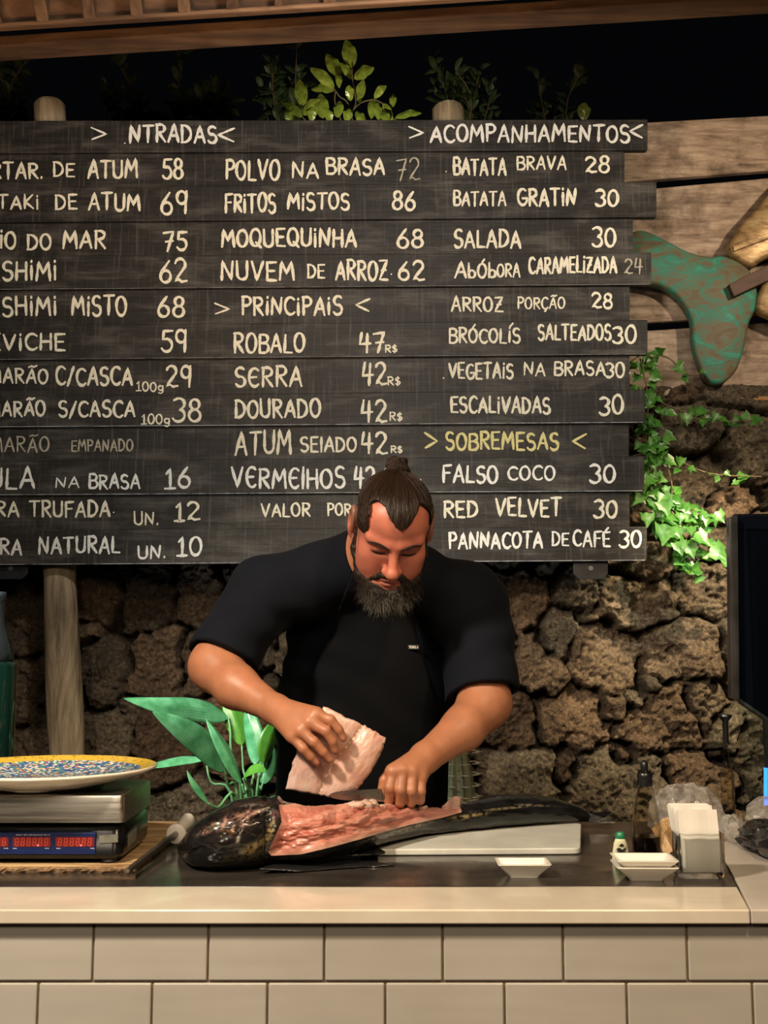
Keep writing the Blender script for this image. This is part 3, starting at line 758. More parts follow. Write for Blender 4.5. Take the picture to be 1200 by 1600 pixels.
# weighing scale
m_blk = plain('black_plastic', (0.006, 0.006, 0.0075), 0.22, 0.2, 20, spec=0.3)
m_blk2 = plain('charcoal_plastic', (0.03, 0.03, 0.034), 0.42, 0.2, 20)
m_steel, nt, b = new_mat('brushed_steel'); setc(b, (0.62, 0.58, 0.52), 0.24, metal=1.0)
f = noise(nt, texco(nt, scale=(1, 30, 30)), 4, 5); nt.links.new(ramp(nt, f, [(0.3, (0.26,)*3), (0.7, (0.44,)*3)]), b.inputs['Roughness']); bump(nt, b, f, 0.03, 0.002)
m_blue = plain('blue_panel', (0.004, 0.014, 0.085), 0.3, 0.15, 30)
m_red0 = plain('dark_red_display', (0.10, 0.008, 0.006), 0.25, 0.1, 30, emis=(0.6, 0.03, 0.015), estr=0.16)
m_seg = plain('lit_segment', (0.30, 0.04, 0.03), 0.4, 0.1, 30, emis=(0.95, 0.09, 0.05), estr=0.26)
m_dot = plain('lit_dot', (0.5, 0.05, 0.05), 0.4, 0.1, 30, emis=(1.0, 0.10, 0.12), estr=3.5)
m_lab = plain('white_print', (0.55, 0.56, 0.58), 0.6, 0.1, 30)
m_stick = plain('silver_sticker', (0.17, 0.17, 0.14), 0.35, 0.4, 40)
zs0 = CT+BT
fy = G(180, 1352, zs0).y+0.012                            # scale front plane
sxr = P(190, 1340, fy).x; sxl = sxr-0.36; dep = 0.255
zb1 = P(150, 1287, fy).z                                   # top of the plastic housing
sc_ = thing('weighing_scale', 'black electronic weighing scale with steel platter and red digit display', 'scale', ((sxl+sxr)/2, fy+dep/2, zs0))
mb = MB()
loops = []
for (z, ins, fo) in ((zs0+0.010, 0.004, 0.0), (zs0+0.018, 0.0, -0.004), (zb1-0.012, 0.0, 0.006), (zb1-0.003, 0.006, 0.012), (zb1, 0.012, 0.018)):
    loops.append([(x, y, z) for x, y in rrect(sxl+ins, sxr-ins, fy+fo+ins*0.5, fy+dep-ins, 0.022)])
loft(mb, loops).obj('housing', m_blk, sc_, auto=40)
for fx in (sxl+0.03, sxr-0.03):
    for fyy in (fy+0.022, fy+dep-0.03):
        MB().lathe([(0.012, 0.0), (0.017, 0.003), (0.015, 0.0098)], (fx, fyy, zs0+0.0004), 20).obj('foot', m_blk2, sc_, smooth=False)
# platter: shallow steel tray turned upside down
zp0 = zb1+0.003; zp1 = P(150, 1242, fy-0.004).z
pfy = fy-0.006; pxr = P(193, 1262, pfy).x; pxl = pxr-0.365
loops = [[(x, y, zp0) for x, y in rrect(pxl-0.002, pxr+0.002, pfy-0.002, fy+dep, 0.014)], [(x, y, zp1-0.006) for x, y in rrect(pxl, pxr, pfy, fy+dep-0.002, 0.014)],
         [(x, y, zp1-0.0015) for x, y in rrect(pxl+0.0015, pxr-0.0015, pfy+0.0015, fy+dep-0.0035, 0.013)], [(x, y, zp1) for x, y in rrect(pxl+0.006, pxr-0.006, pfy+0.006, fy+dep-0.008, 0.012)]]
loft(MB(), loops).obj('platter', m_steel, sc_, auto=35)
# display panel on the front face
def front_patch(x0, x1, y0, y1, dy, th=0.0012):
    q = [P(x, y, fy) for x, y in ((x0, y1), (x1, y1), (x1, y0), (x0, y0))]
    for p in q: p.y = fy+0.0-dy-th
    return q
YD = fy-0.0055
def fp_(x, y, Y=YD): return P(x, y, Y)
pan = MB().prism([fp_(-70, 1335, YD), fp_(149, 1335, YD), fp_(149, 1301, YD), fp_(-70, 1301, YD)], (0, 0.012, 0)).obj('display_panel', m_blue, sc_, bevel=0.001)
SEG = [((.1, 1), (.9, 1)), ((.9, 1), (.9, .5)), ((.9, .5), (.9, 0)), ((.1, 0), (.9, 0)), ((.1, 0), (.1, .5)), ((.1, .5), (.1, 1)), ((.1, .5), (.9, .5))]
for (x0, x1) in ((-46, 13), (20, 79), (87, 147)):
    Y1 = YD-0.0008
    win = MB().prism([fp_(x0, 1323, Y1), fp_(x1, 1323, Y1), fp_(x1, 1308, Y1), fp_(x0, 1308, Y1)], (0, 0.0007, 0)).obj('digit_window', m_red0, pan)
    sg = MB(); Y2 = Y1-0.0005; nd = 6; w = (x1-x0-4)/nd
    for d in range(nd):
        ox = x0+3+d*w
        for (a, c) in SEG:
            ax, ay = ox+a[0]*w*0.62+(a[1])*1.0, 1321.3-a[1]*11.3; cx, cy = ox+c[0]*w*0.62+c[1]*1.0, 1321.3-c[1]*11.3
            L = math.hypot(cx-ax, cy-ay); tx, ty = (cx-ax)/L, (cy-ay)/L; hw = 0.62
            ax += tx*0.5; ay += ty*0.5; cx -= tx*0.5; cy -= ty*0.5
            sg.add([fp_(ax-ty*hw, ay+tx*hw, Y2), fp_(cx-ty*hw, cy+tx*hw, Y2), fp_(cx+ty*hw, cy-tx*hw, Y2), fp_(ax+ty*hw, ay-tx*hw, Y2)], [(0, 1, 2, 3)])
    sg.obj('digit_segments', m_seg, win)
    if x0 > 0:
        dx = x0+39
        MB().prism([fp_(dx-1, 1322, Y2-.0004), fp_(dx+1.2, 1322, Y2-.0004), fp_(dx+1.2, 1319.8, Y2-.0004), fp_(dx-1, 1319.8, Y2-.0004)], (0, .0004, 0)).obj('lit_dot', m_dot, win)
pr = MB()
def dash(x0, x1, y, h=1.2):
    Y1 = YD-0.0006; pr.add([fp_(x0, y+h/2, Y1), fp_(x1, y+h/2, Y1), fp_(x1, y-h/2, Y1), fp_(x0, y-h/2, Y1)], [(0, 1, 2, 3)])
x = 25
rr = random.Random(4)
while x < 76:
    L = rr.uniform(1.2, 3.2); dash(x, x+L, 1304.5, 1.3); x += L+rr.choice((0.9, 0.9, 2.2))
for x0 in (20, 70, 88, 141, 6): dash(x0, x0+3.2, 1325.6); dash(x0+3.8, x0+6.2, 1325.6)
pr.obj('printed_marks', m_lab, pan)
st = MB().prism([P(155, 1318, fy-0.003), P(184, 1316, fy-0.003), P(184, 1304, fy-0.003), P(155, 1306, fy-0.003)], (0, 0.006, 0)).obj('sticker', m_stick, sc_)
st['label'] = 'silver sticker on the front corner'
a = Vector((sxr+0.0006, fy+0.05, zs0+0.022))
MB().prism([a, a+Vector((0, 0.075, 0.004)), a+Vector((0, 0.075, 0.030)), a+Vector((0, 0, 0.026))], (-0.0015, 0, 0)).obj('sticker', m_stick, sc_)

# big decorated plate on the scale
m_plate, nt, b = new_mat('painted_ceramic'); setc(b, (0.75, 0.72, 0.64), 0.14, coat=0.4)
tc = nt.nodes.new('ShaderNodeTexCoord'); sp = nt.nodes.new('ShaderNodeSeparateXYZ'); nt.links.new(tc.outputs['Object'], sp.inputs[0])
cb = nt.nodes.new('ShaderNodeCombineXYZ'); nt.links.new(sp.outputs['X'], cb.inputs['X']); nt.links.new(sp.outputs['Y'], cb.inputs['Y'])
ln = nt.nodes.new('ShaderNodeVectorMath'); ln.operation = 'LENGTH'; nt.links.new(cb.outputs[0], ln.inputs[0])
vo = nt.nodes.new('ShaderNodeTexVoronoi'); vo.inputs['Scale'].default_value = 150; nt.links.new(cb.outputs[0], vo.inputs['Vector'])
sv = nt.nodes.new('ShaderNodeSeparateColor'); nt.links.new(vo.outputs['Color'], sv.inputs[0])
pat = ramp(nt, sv.outputs[0], [(0.0, (0.03, 0.08, 0.30)), (0.25, (0.75, 0.72, 0.66)), (0.42, (0.10, 0.33, 0.20)), (0.55, (0.78, 0.74, 0.66)), (0.70, (0.55, 0.10, 0.08)), (0.80, (0.78, 0.74, 0.62)), (0.9, (0.70, 0.50, 0.08))])
pat.node.color_ramp.interpolation = 'CONSTANT'
dot = ramp(nt, vo.outputs['Distance'], [(0.0, (1, 1, 1)), (0.5, (1, 1, 1)), (0.62, (0, 0, 0))])
pat = mixc(nt, dot, (0.10, 0.22, 0.36), pat)
vo2 = nt.nodes.new('ShaderNodeTexVoronoi'); vo2.inputs['Scale'].default_value = 105; nt.links.new(cb.outputs[0], vo2.inputs['Vector'])
bord = mixc(nt, ramp(nt, vo2.outputs['Distance'], [(0.22, (1, 1, 1)), (0.30, (0, 0, 0))]), (0.78, 0.52, 0.06), (0.30, 0.20, 0.05))
mr = nt.nodes.new('ShaderNodeMapRange'); mr.inputs[1].default_value = 0.0; mr.inputs[2].default_value = 0.25; nt.links.new(ln.outputs['Value'], mr.inputs[0])
sel1 = ramp(nt, mr.outputs[0], [(0.0, (0, 0, 0)), (0.785, (1, 1, 1))]); sel1.node.color_ramp.interpolation = 'CONSTANT'
sel2 = ramp(nt, mr.outputs[0], [(0.0, (0, 0, 0)), (0.905, (1, 1, 1)), (0.922, (0, 0, 0))]); sel2.node.color_ramp.interpolation = 'CONSTANT'
sel3 = ramp(nt, mr.outputs[0], [(0.0, (0, 0, 0)), (0.922, (1, 1, 1))]); sel3.node.color_ramp.interpolation = 'CONSTANT'
c = mixc(nt, sel1, pat, bord); c = mixc(nt, sel2, c, (0.35, 0.05, 0.03)); c = mixc(nt, sel3, c, (0.78, 0.72, 0.60))
nt.links.new(c, b.inputs['Base Color'])
m_cer = plain('cream_glaze', (0.72, 0.67, 0.57), 0.16, 0.06, 6, coat=0.4)
pcy = fy+0.125
rimz = P(100, 1196, pcy).z; pcx = P(73, 1196, pcy).x; R = P(243, 1194, pcy).x-pcx
ph = rimz-zp1-0.001
pt = thing('serving_plate', 'large round plate with yellow border and fine flower pattern, sitting on the scale', 'plate', (pcx, pcy, zp1+0.001))
prof_in = [(0.0, 0.013), (R*0.45, 0.013), (R*0.55, 0.016), (R*0.80, ph*0.70), (R*0.96, ph*0.97), (R*0.985, ph)]
prof_out = [(R*0.985, ph), (R, ph-0.002), (R*0.995, ph-0.006), (R*0.86, ph*0.55), (R*0.66, ph*0.22), (R*0.54, 0.007), (R*0.53, 0.0005), (R*0.48, 0.0005), (R*0.47, 0.006), (0.0, 0.006)]
def lathe_obj(name, prof, c, mat, par, n=96, **k):
    return MB().lathe(prof, c, n, cap=False).obj(name, mat, par, **k)
lathe_obj('outer_body', prof_out, (pcx, pcy, zp1+0.001), m_cer, pt, smooth=True)
lathe_obj('painted_face', prof_in, (pcx, pcy, zp1+0.001), m_plate, pt, smooth=True)

# honing steel with white handle resting on the board
m_white = plain('white_plastic', (0.72, 0.70, 0.66), 0.35, 0.05, 10)
m_hsteel = plain('dull_steel', (0.30, 0.28, 0.25), 0.38, 0.15, 60, metal=1.0)
zb = CT+BT
tip = G(199, 1361, zb+0.007); gd = G(275, 1303, zb+0.016)
hs = thing('honing_steel', 'knife honing steel with white handle lying across the wooden board', 'honing steel', tuple(tip.lerp(gd, .5)))
dv = (gd-tip).normalized()
MB().tube([tip, tip+dv*0.004, gd], [0.004, 0.0062, 0.0066], 16).obj('rod', m_hsteel, hs, auto=40)
MB().tube([gd-dv*0.003, gd, gd+dv*0.010, gd+dv*0.014], [0.015, 0.0215, 0.0215, 0.016], 24).obj('guard', m_white, hs, auto=50)
hp = [(0.013, 0.012), (0.03, 0.0125), (0.06, 0.0145), (0.085, 0.0165), (0.105, 0.0165), (0.115, 0.013), (0.119, 0.006)]
MB().tube([gd+dv*s+Vector((0, 0, s*0.10)) for s, r in hp], [r for s, r in hp], 20).obj('handle', m_white, hs, smooth=True)

# white cutting board under the fish
m_cut, nt, b = new_mat('pale_cutting_board'); setc(b, (0.6, 0.6, 0.55), 0.35)
f = noise(nt, texco(nt), 6, 5, 0.6, 0.8); nt.links.new(ramp(nt, f, [(0.3, (0.46, 0.465, 0.42)), (0.7, (0.66, 0.66, 0.61))]), b.inputs['Base Color'])
CBT = 0.013
a = G(560, 1338); c = G(907, 1336); d2 = G(908, 1287, CT+CBT); e2 = G(640, 1287, CT+CBT)
def rpoly(pts, r, n=5):
    out = []
    N = len(pts)
    for i in range(N):
        p = Vector(pts[i]); a_ = Vector(pts[i-1])-p; b_ = Vector(pts[(i+1) % N])-p
        a_.normalize(); b_.normalize()
        for j in range(n+1):
            t = j/n; out.append(p+a_*r*(1-t)**2+b_*r*t**2)
    return out
base = [Vector((a.x, a.y, CT+0.0014)), Vector((c.x, c.y, CT+0.0014)), Vector((d2.x, d2.y, CT+0.0014)), Vector((e2.x, e2.y, CT+0.0014))]
rp = rpoly(base, 0.016)
cbo = loft(MB(), [rp, [p+Vector((0, 0, CBT)) for p in rp]]).obj('cutting_board', m_cut, bevel=0.0025)
tag(cbo, 'white rectangular cutting board under the tail half of the fish', 'cutting board')

# small dishes
m_dish = plain('white_ceramic', (0.74, 0.71, 0.64), 0.18, 0.04, 8, coat=0.4)
def dish(center, w, d, hgt, label, rot=0.0, bw=0.56):
    t = 0.0045; n = 4
    def sq(sw, sd, z, r): return [(x, y, z) for x, y in rrect(-sw/2, sw/2, -sd/2, sd/2, r, n)]
    loops = [sq(w*bw, d*bw, 0.0, 0.006), sq(w*(bw+.03), d*(bw+.03), hgt*0.12, 0.006), sq(w*0.97, d*0.97, hgt*0.88, 0.005), sq(w, d, hgt*0.94, 0.005), sq(w, d, hgt, 0.005), sq(w-2*t, d-2*t, hgt, 0.005), sq(w*(bw-.02), d*(bw-.02), hgt*0.22, 0.006)]
    m = MB(); loft(m, loops)
    R_ = Matrix.Rotation(rot, 3, 'Z')
    m.v = [tuple(R_@Vector(p)+Vector(center)) for p in m.v]
    return tag(m.obj('sauce_dish', m_dish, auto=30), label, 'dish', 'small white square dishes')
ZD = CT+0.0012
p = G(820, 1373, ZD); dw_ = 83/PPM(1352, p.y+0.02)
dish((p.x, p.y+dw_*0.28, ZD), dw_, dw_*0.72, 0.027, 'single small white dish alone in front of the cutting board', 0.0)
p = G(1013, 1378, ZD); dw_ = 95/PPM(1352, p.y+0.02)
dish((p.x, p.y+dw_*0.28, ZD), dw_, dw_*0.72, 0.027, 'lower dish of the stacked white pair beside the napkin holder', -0.02)
dish((p.x, p.y+dw_*0.28, ZD+0.0146), dw_*1.0, dw_*0.74, 0.025, 'upper dish of the stacked white pair beside the napkin holder', -0.02)

# wasabi style tube with green cap
m_tube = plain('cream_tube', (0.66, 0.66, 0.46), 0.4, 0.06, 10); m_green = plain('green_cap', (0.02, 0.20, 0.10), 0.35, 0.1, 20); m_gl = plain('green_label', (0.03, 0.16, 0.05), 0.5, 0.2, 30)
m_ink = plain('black_ink', (0.012, 0.012, 0.012), 0.6, 0.1, 30)
p = G(970, 1346, ZD); tw = 27/PPM(1330, p.y); tz = P(970, 1300, p.y).z
tb = thing('condiment_tube', 'small cream squeeze tube with green cap behind the stacked dishes', 'tube', (p.x, p.y, ZD))
hh = tz-ZD
loops = []
for t, wx, wy in ((0, 1.0, 0.10), (0.05, 1.0, 0.14), (0.35, 0.92, 0.36), (0.62, 0.76, 0.56), (0.74, 0.60, 0.56), (0.79, 0.5, 0.5)):
    loops.append([(p.x+0.5*tw*wx*math.copysign(abs(math.cos(a_))**0.8, math.cos(a_)), p.y+0.5*tw*wy*math.sin(a_), ZD+hh*t) for a_ in [2*math.pi*i/28 for i in range(28)]])
loft(MB(), loops).obj('body', m_tube, tb, smooth=True)
MB().lathe([(tw*.27, 0), (tw*.29, hh*.03), (tw*.27, hh*.15), (tw*.2, hh*.21), (0, hh*.215)], (p.x, p.y, ZD+hh*.785), 24).obj('cap', m_green, tb, auto=50)
def tube_patch(pts, name, mat, dy):
    q = [Vector((p.x+u*tw, p.y-tw*0.29*(0.42+0.62*v)-dy, ZD+hh*v)) for u, v in pts]
    return MB().prism(q, (0, 0.0012, 0)).obj(name, mat, tb)
tube_patch([(-.38, .16), (.38, .16), (.36, .31), (-.36, .31)], 'label', m_gl, 0.004)
tube_patch([(-.30, .44), (-.12, .50), (.05, .42), (.30, .52), (.24, .40), (.02, .36), (-.2, .38)], 'printed_mark', m_ink, 0.002)
tube_patch([(-.14, .56), (.02, .64), (.16, .58), (.06, .52)], 'printed_mark', m_ink, 0.002)
tube_patch([(-.26, .335), (.26, .335), (.26, .355), (-.26, .355)], 'printed_mark', m_ink, 0.003)

# soy sauce bottle
m_glass = glass('clear_glass', (0.975, 0.985, 0.98)); m_liq, nt, b = new_mat('soy_sauce'); setc(b, (0.006, 0.003, 0.003), 0.06)
m_rub = plain('black_rubber', (0.008, 0.008, 0.009), 0.3, 0.2, 20)
p = G(1015, 1338, ZD); s_ = 1/PPM(1300, p.y); p = p+Vector((0, 0.024, 0))
def hz(y): return P(1015, y, p.y).z-ZD
sb = thing('soy_sauce_bottle', 'clear glass bottle half full of dark sauce with black pourer', 'bottle', tuple(p))
out = [(20.5*s_, 0.0), (22*s_, 0.003), (22.6*s_, hz(1310)), (22.6*s_, hz(1288)), (19.5*s_, hz(1265)), (15*s_, hz(1245)), (11*s_, hz(1230)), (10*s_, hz(1222)), (10*s_, hz(1210)), (10.5*s_, hz(1209)), (10.5*s_, hz(1203)), (9.5*s_, hz(1202))]
m_bot = glass('smoky_bottle_glass', (0.86, 0.82, 0.74), 0.02, 0.7)
MB().lathe(out, tuple(p), 40).obj('glass_body', m_bot, sb, smooth=True)
lq = [(0, 0.0066), (19.9*s_, 0.0068), (20.4*s_, hz(1308)), (20.4*s_, hz(1306)), (0, hz(1306))]
MB().lathe(lq, tuple(p), 40).obj('dark_sauce', m_liq, sb, auto=40)
MB().lathe([(11.8*s_, hz(1228)), (12.4*s_, hz(1226)), (12.2*s_, hz(1220)), (11.6*s_, hz(1217)), (12.3*s_, hz(1214)), (11.9*s_, hz(1209)), (9.5*s_, hz(1206)), (5.6*s_, hz(1203)), (6.2*s_, hz(1199)), (5.4*s_, hz(1193)), (3*s_, hz(1188)), (0, hz(1187))], tuple(p), 32).obj('pourer', m_rub, sb, auto=50)

# glass cube with paper napkins
p0 = G(1062, 1374, ZD); p1 = G(1136, 1374, ZD); wN = p1.x-p0.x; dN = wN*0.62
zg = P(1100, 1303, p0.y).z
nh = thing('napkin_holder', 'square clear glass holder at the right end of the worktop', 'napkin holder', ((p0.x+p1.x)/2, p0.y+dN/2, ZD))
t = 0.0055
loops = []
def rl(ins, z, r=0.009): return [(x, y, z) for x, y in rrect(p0.x+ins, p1.x-ins, p0.y+ins, p0.y+dN-ins, r, 4)]
loft(MB(), [rl(0.004, ZD), rl(0.0, ZD+0.006), rl(0, zg-0.001), rl(0.0015, zg), rl(t-0.001, zg), rl(t, zg-0.001, 0.005), rl(t, ZD+0.011, 0.005)]).obj('glass_box', m_glass, nh, smooth=False, auto=40)
m_nap = plain('white_paper', (0.74, 0.71, 0.66), 0.9, 0.05, 25, 0.15)
zn = P(1100, 1263, p0.y+0.02).z; rg = random.Random(9)
N_NAP = 9
for i in range(N_NAP):
    y = p0.y+t+0.003+(dN-2*t-0.008)*i/(N_NAP-1); dz = rg.uniform(-.004, .004)+i*0.0006; xo = rg.uniform(-.0025, .0025)-i*0.0009
    lean = 0.0028
    m = MB(); z0 = ZD+0.0115
    xa, xb = p0.x+t+0.0035, p1.x-t-0.0035
    rows = []
    for k in range(9):
        v = k/8; z = z0+(zn-z0+dz)*v
        xx = xo*v+(-0.004*max(0, v-.5)*2)
        rows.append([Vector((xa+xx+(xb-xa)*u/8-(0.003 if v > .6 else 0)*(1-u/8), y+lean*v*(i-4)*0.3+0.0006*math.sin(u*1.3+i), z)) for u in range(9)])
    back = [[q+Vector((0, 0.0028, 0)) for q in r] for r in rows]
    m.grid(rows); m.grid(back)
    n = 9
    o2 = n*n
    ring = [j for j in range(n)]+[j*n+n-1 for j in range(1, n)]+[(n-1)*n+j for j in range(n-2, -1, -1)]+[j*n for j in range(n-2, 0, -1)]
    m.f += [(ring[j], ring[(j+1) % len(ring)], ring[(j+1) % len(ring)]+o2, ring[j]+o2) for j in range(len(ring))]
    lab = 'front paper napkin standing in the glass holder' if i == 0 else ('rearmost paper napkin standing in the glass holder' if i == N_NAP-1 else 'white paper napkin packed between the front and rear ones in the glass holder')
    tag(m.obj('paper_napkin', m_nap), lab, 'napkin', 'paper napkins in the glass holder')

# kraft paper sachets leaning between bottle and napkin holder
m_kraft = wood('kraft_paper', (0.22, 0.12, 0.05), (0.62, 0.42, 0.22), 0.7, (60, 60, 8), 0.2)
for i in range(6):
    b0 = G(1038+i*3.2, 1337-i*2, ZD+0.001); L = 0.060; w = 0.021
    ax = Vector((-0.30+0.03*i, 0.42, 0.80)).normalized(); sd = Vector((0.93, -0.15, 0.33)).normalized(); sd = (sd-ax*sd.dot(ax)).normalized(); nn = ax.cross(sd)*0.003
    b0 = b0+Vector((0.0, 0.0085*i, 0.001))
    lowest = min((b0+q).z for q in (Vector(), sd*w, nn, sd*w+nn)); b0.z += ZD+0.0008-lowest
    m = MB(); c = [b0, b0+sd*w, b0+sd*w+ax*L, b0+ax*L]
    m.hexa(c+[q+nn for q in c])
    tag(m.obj('paper_sachet', m_kraft, bevel=0.001), 'brown kraft sachet in the small bundle between sauce bottle and napkin holder', 'sachet', 'brown sachets beside the sauce bottle')

# crumpled plastic bags
def film_mat(name, col, see, rough):
    m, nt, b = new_mat(name); setc(b, col, rough, spec=0.7, coat=0.4)
    f = noise(nt, texco(nt), 30, 4, 0.6, 1.5); nt.links.new(ramp(nt, f, [(0.3, tuple(c*.75 for c in col)), (0.7, tuple(min(1, c*1.2) for c in col))]), b.inputs['Base Color'])
    nt.links.new(ramp(nt, f, [(0.3, (see*0.6,)*3), (0.7, (min(1, see*1.5),)*3)]), b.inputs['Alpha'])
    return m
m_bag = film_mat('clear_plastic_film', (0.46, 0.43, 0.40), 0.34, 0.14)
m_bb = film_mat('black_plastic_film', (0.008, 0.008, 0.009), 1.0, 0.20)
def crumple(cx, cy, cz, rx, ry, rz, seed, nm, mat, label, cat, flat=True):
    "crumpled film: a closed bag of small flat facets with sharp creases"
    m = MB(); n1, n2 = 15, 24; rg_ = np.random.default_rng(seed)
    v = [(cx, cy, cz+rz)]
    for i in range(1, n1-1):
        for j in range(n2):
            th = math.pi*(i+rg_.uniform(-.3, .3))/(n1-1); ph = 2*math.pi*(j+rg_.uniform(-.35, .35)+(i % 2)*.5)/n2
            r = 1+rg_.uniform(-.10, .10)+0.16*math.sin(3*ph+seed)*math.sin(th)
            z = cz+rz*r*math.cos(th)
            if flat: z = max(z, CT+0.0015)
            v.append((cx+rx*r*math.sin(th)*math.cos(ph), cy+ry*r*math.sin(th)*math.sin(ph), z))
    v.append((cx, cy, max(cz-rz, CT+0.0015) if flat else cz-rz))
    f = [(0, 1+j, 1+(j+1) % n2) for j in range(n2)]
    for i in range(n1-3):
        for j in range(n2):
            a, b_ = 1+i*n2+j, 1+i*n2+(j+1) % n2; c, d = a+n2, b_+n2
            f += [(a, c, b_), (b_, c, d)] if (i % 2) else [(a, c, d), (a, d, b_)]
    o = 1+(n1-3)*n2
    f += [(len(v)-1, o+(j+1) % n2, o+j) for j in range(n2)]
    m.v = v; m.f = f
    return tag(m.obj(nm, mat, bevel=0), label, cat)
q = G(1088, 1320); crumple(P(1078, 1275, q.y+.07).x, q.y+0.12, CT+0.045, 0.085, 0.06, 0.072, 3, 'plastic_bag', m_bag, 'crumpled clear plastic bag behind the napkin holder', 'bag')
q = G(1150, 1318); crumple(q.x+0.004, q.y+0.04, CT+0.020, 0.030, 0.040, 0.036, 13, 'plastic_bag', m_bag, 'crumpled clear plastic bag just right of the napkin holder', 'bag')
q = G(1215, 1310); crumple(q.x, q.y+0.05, P(1200, 1285, q.y).z, 0.05, 0.05, 0.05, 23, 'plastic_bag', m_bag, 'small clear plastic bag at the far right edge on the black plastic', 'bag', False)
q = G(1228, 1345); crumple(q.x+0.018, q.y+0.06, CT+0.028, 0.085, 0.13, 0.040, 33, 'black_bag', m_bb, 'crumpled black plastic bag at the right end of the grey stone', 'bag')
# ------------------------------------------------------------------ PLANTS, GLASS, SCULPTURE
def leaf_mat(name, dark, light, rough=0.35, vein=40, tr=0.25):
    m, nt, b = new_mat(name); setc(b, light, rough, spec=0.5)
    f = noise(nt, texco(nt), vein, 3); nt.links.new(ramp(nt, f, [(0.3, dark), (0.7, light)]), b.inputs['Base Color'])
    bump(nt, b, f, 0.15, 0.003)
    t = nt.nodes.new('ShaderNodeBsdfTranslucent'); t.inputs['Color'].default_value = (*[min(1, c*1.3) for c in light], 1)
    mx = nt.nodes.new('ShaderNodeMixShader'); mx.inputs[0].default_value = tr
    out = nt.nodes['Material Output']
    nt.links.new(b.outputs[0], mx.inputs[1]); nt.links.new(t.outputs[0], mx.inputs[2]); nt.links.new(mx.outputs[0], out.inputs['Surface'])
    return m
def catmull(pts, n=8):
    pts = [Vector(p) for p in pts]; out = []
    q = [pts[0]*2-pts[1]]+pts+[pts[-1]*2-pts[-2]]
    for i in range(1, len(q)-2):
        for j in range(n):
            t = j/n; a, b, c, d = q[i-1], q[i], q[i+1], q[i+2]
            out.append(0.5*((2*b)+(c-a)*t+(2*a-5*b+4*c-d)*t*t+(3*b-a-3*c+d)*t**3))
    out.append(pts[-1]); return out
def blade(mb, mid, width, wdir, fold=0.35, n=7, shape=None, wave=0.0):
    "leaf blade with thickness-free fold along the midrib; mid = 3d points, base to tip"
    c = catmull(mid, 8); k = len(c); rows = []
    for i, p in enumerate(c):
        t = i/(k-1)
        s = shape(t) if shape else math.sin(math.pi*min(1, t**0.8))**0.75*(1-0.15*t)
        tan = (c[min(i+1, k-1)]-c[max(i-1, 0)]).normalized()
        w = Vector(wdir); w = (w-tan*w.dot(tan)).normalized(); nrm = tan.cross(w)
        r = []
        for j in range(n):
            u = j/(n-1)*2-1
            r.append(p+w*(u*width*0.5*s)+nrm*(abs(u)*width*0.5*s*fold+wave*width*math.sin(t*14+u*3)*abs(u)*s))
        rows.append(r)
    mb.grid(rows)
# --- broad leaved plant left of the person (stands in a floor pot behind the counter)
m_aspi = leaf_mat('glossy_leaf', (0.06, 0.26, 0.11), (0.18, 0.52, 0.28), 0.24, 26, 0.18)
m_aspb = leaf_mat('fresh_leaf', (0.06, 0.25, 0.03), (0.16, 0.42, 0.06), 0.32, 26, 0.3)
for m_ in (m_aspi, m_aspb):
    nt = m_.node_tree; b = nt.nodes['Principled BSDF']; old = b.inputs['Base Color'].links[0].from_socket
    sn = nt.nodes.new('ShaderNodeMath'); sn.operation = 'MULTIPLY'; sn.inputs[1].default_value = 34.0; nt.links.new(attr(nt, 'across', 'Fac'), sn.inputs[0])
    s2 = nt.nodes.new('ShaderNodeMath'); s2.operation = 'SINE'; nt.links.new(sn.outputs[0], s2.inputs[0])
    nt.links.new(mixc(nt, 0.55, old, ramp(nt, s2.outputs[0], [(0.2, (0.62, 0.72, 0.60)), (0.9, (1.25, 1.2, 1.25))]), 'MULTIPLY'), b.inputs['Base Color'])
m_stem = plain('leaf_stalk', (0.10, 0.26, 0.10), 0.4, 0.2, 20)
m_pot = plain('terracotta', (0.20, 0.09, 0.05), 0.8, 0.2, 9)
AY = 3.28
root = Vector((P(375, 1270, AY).x, AY, 0.0))
asp = thing('broad_leaf_plant', 'potted plant with long broad glossy green leaves left of the person', 'plant', tuple(root))
MB().lathe([(0.10, 0.001), (0.135, 0.26), (0.15, 0.27), (0.15, 0.30), (0.128, 0.30), (0.12, 0.25), (0, 0.25)], tuple(root), 36).obj('pot', m_pot, asp, auto=40)
MB().lathe([(0.122, 0.251), (0.06, 0.262), (0, 0.266)], tuple(root), 24).obj('soil', m_earth, asp)
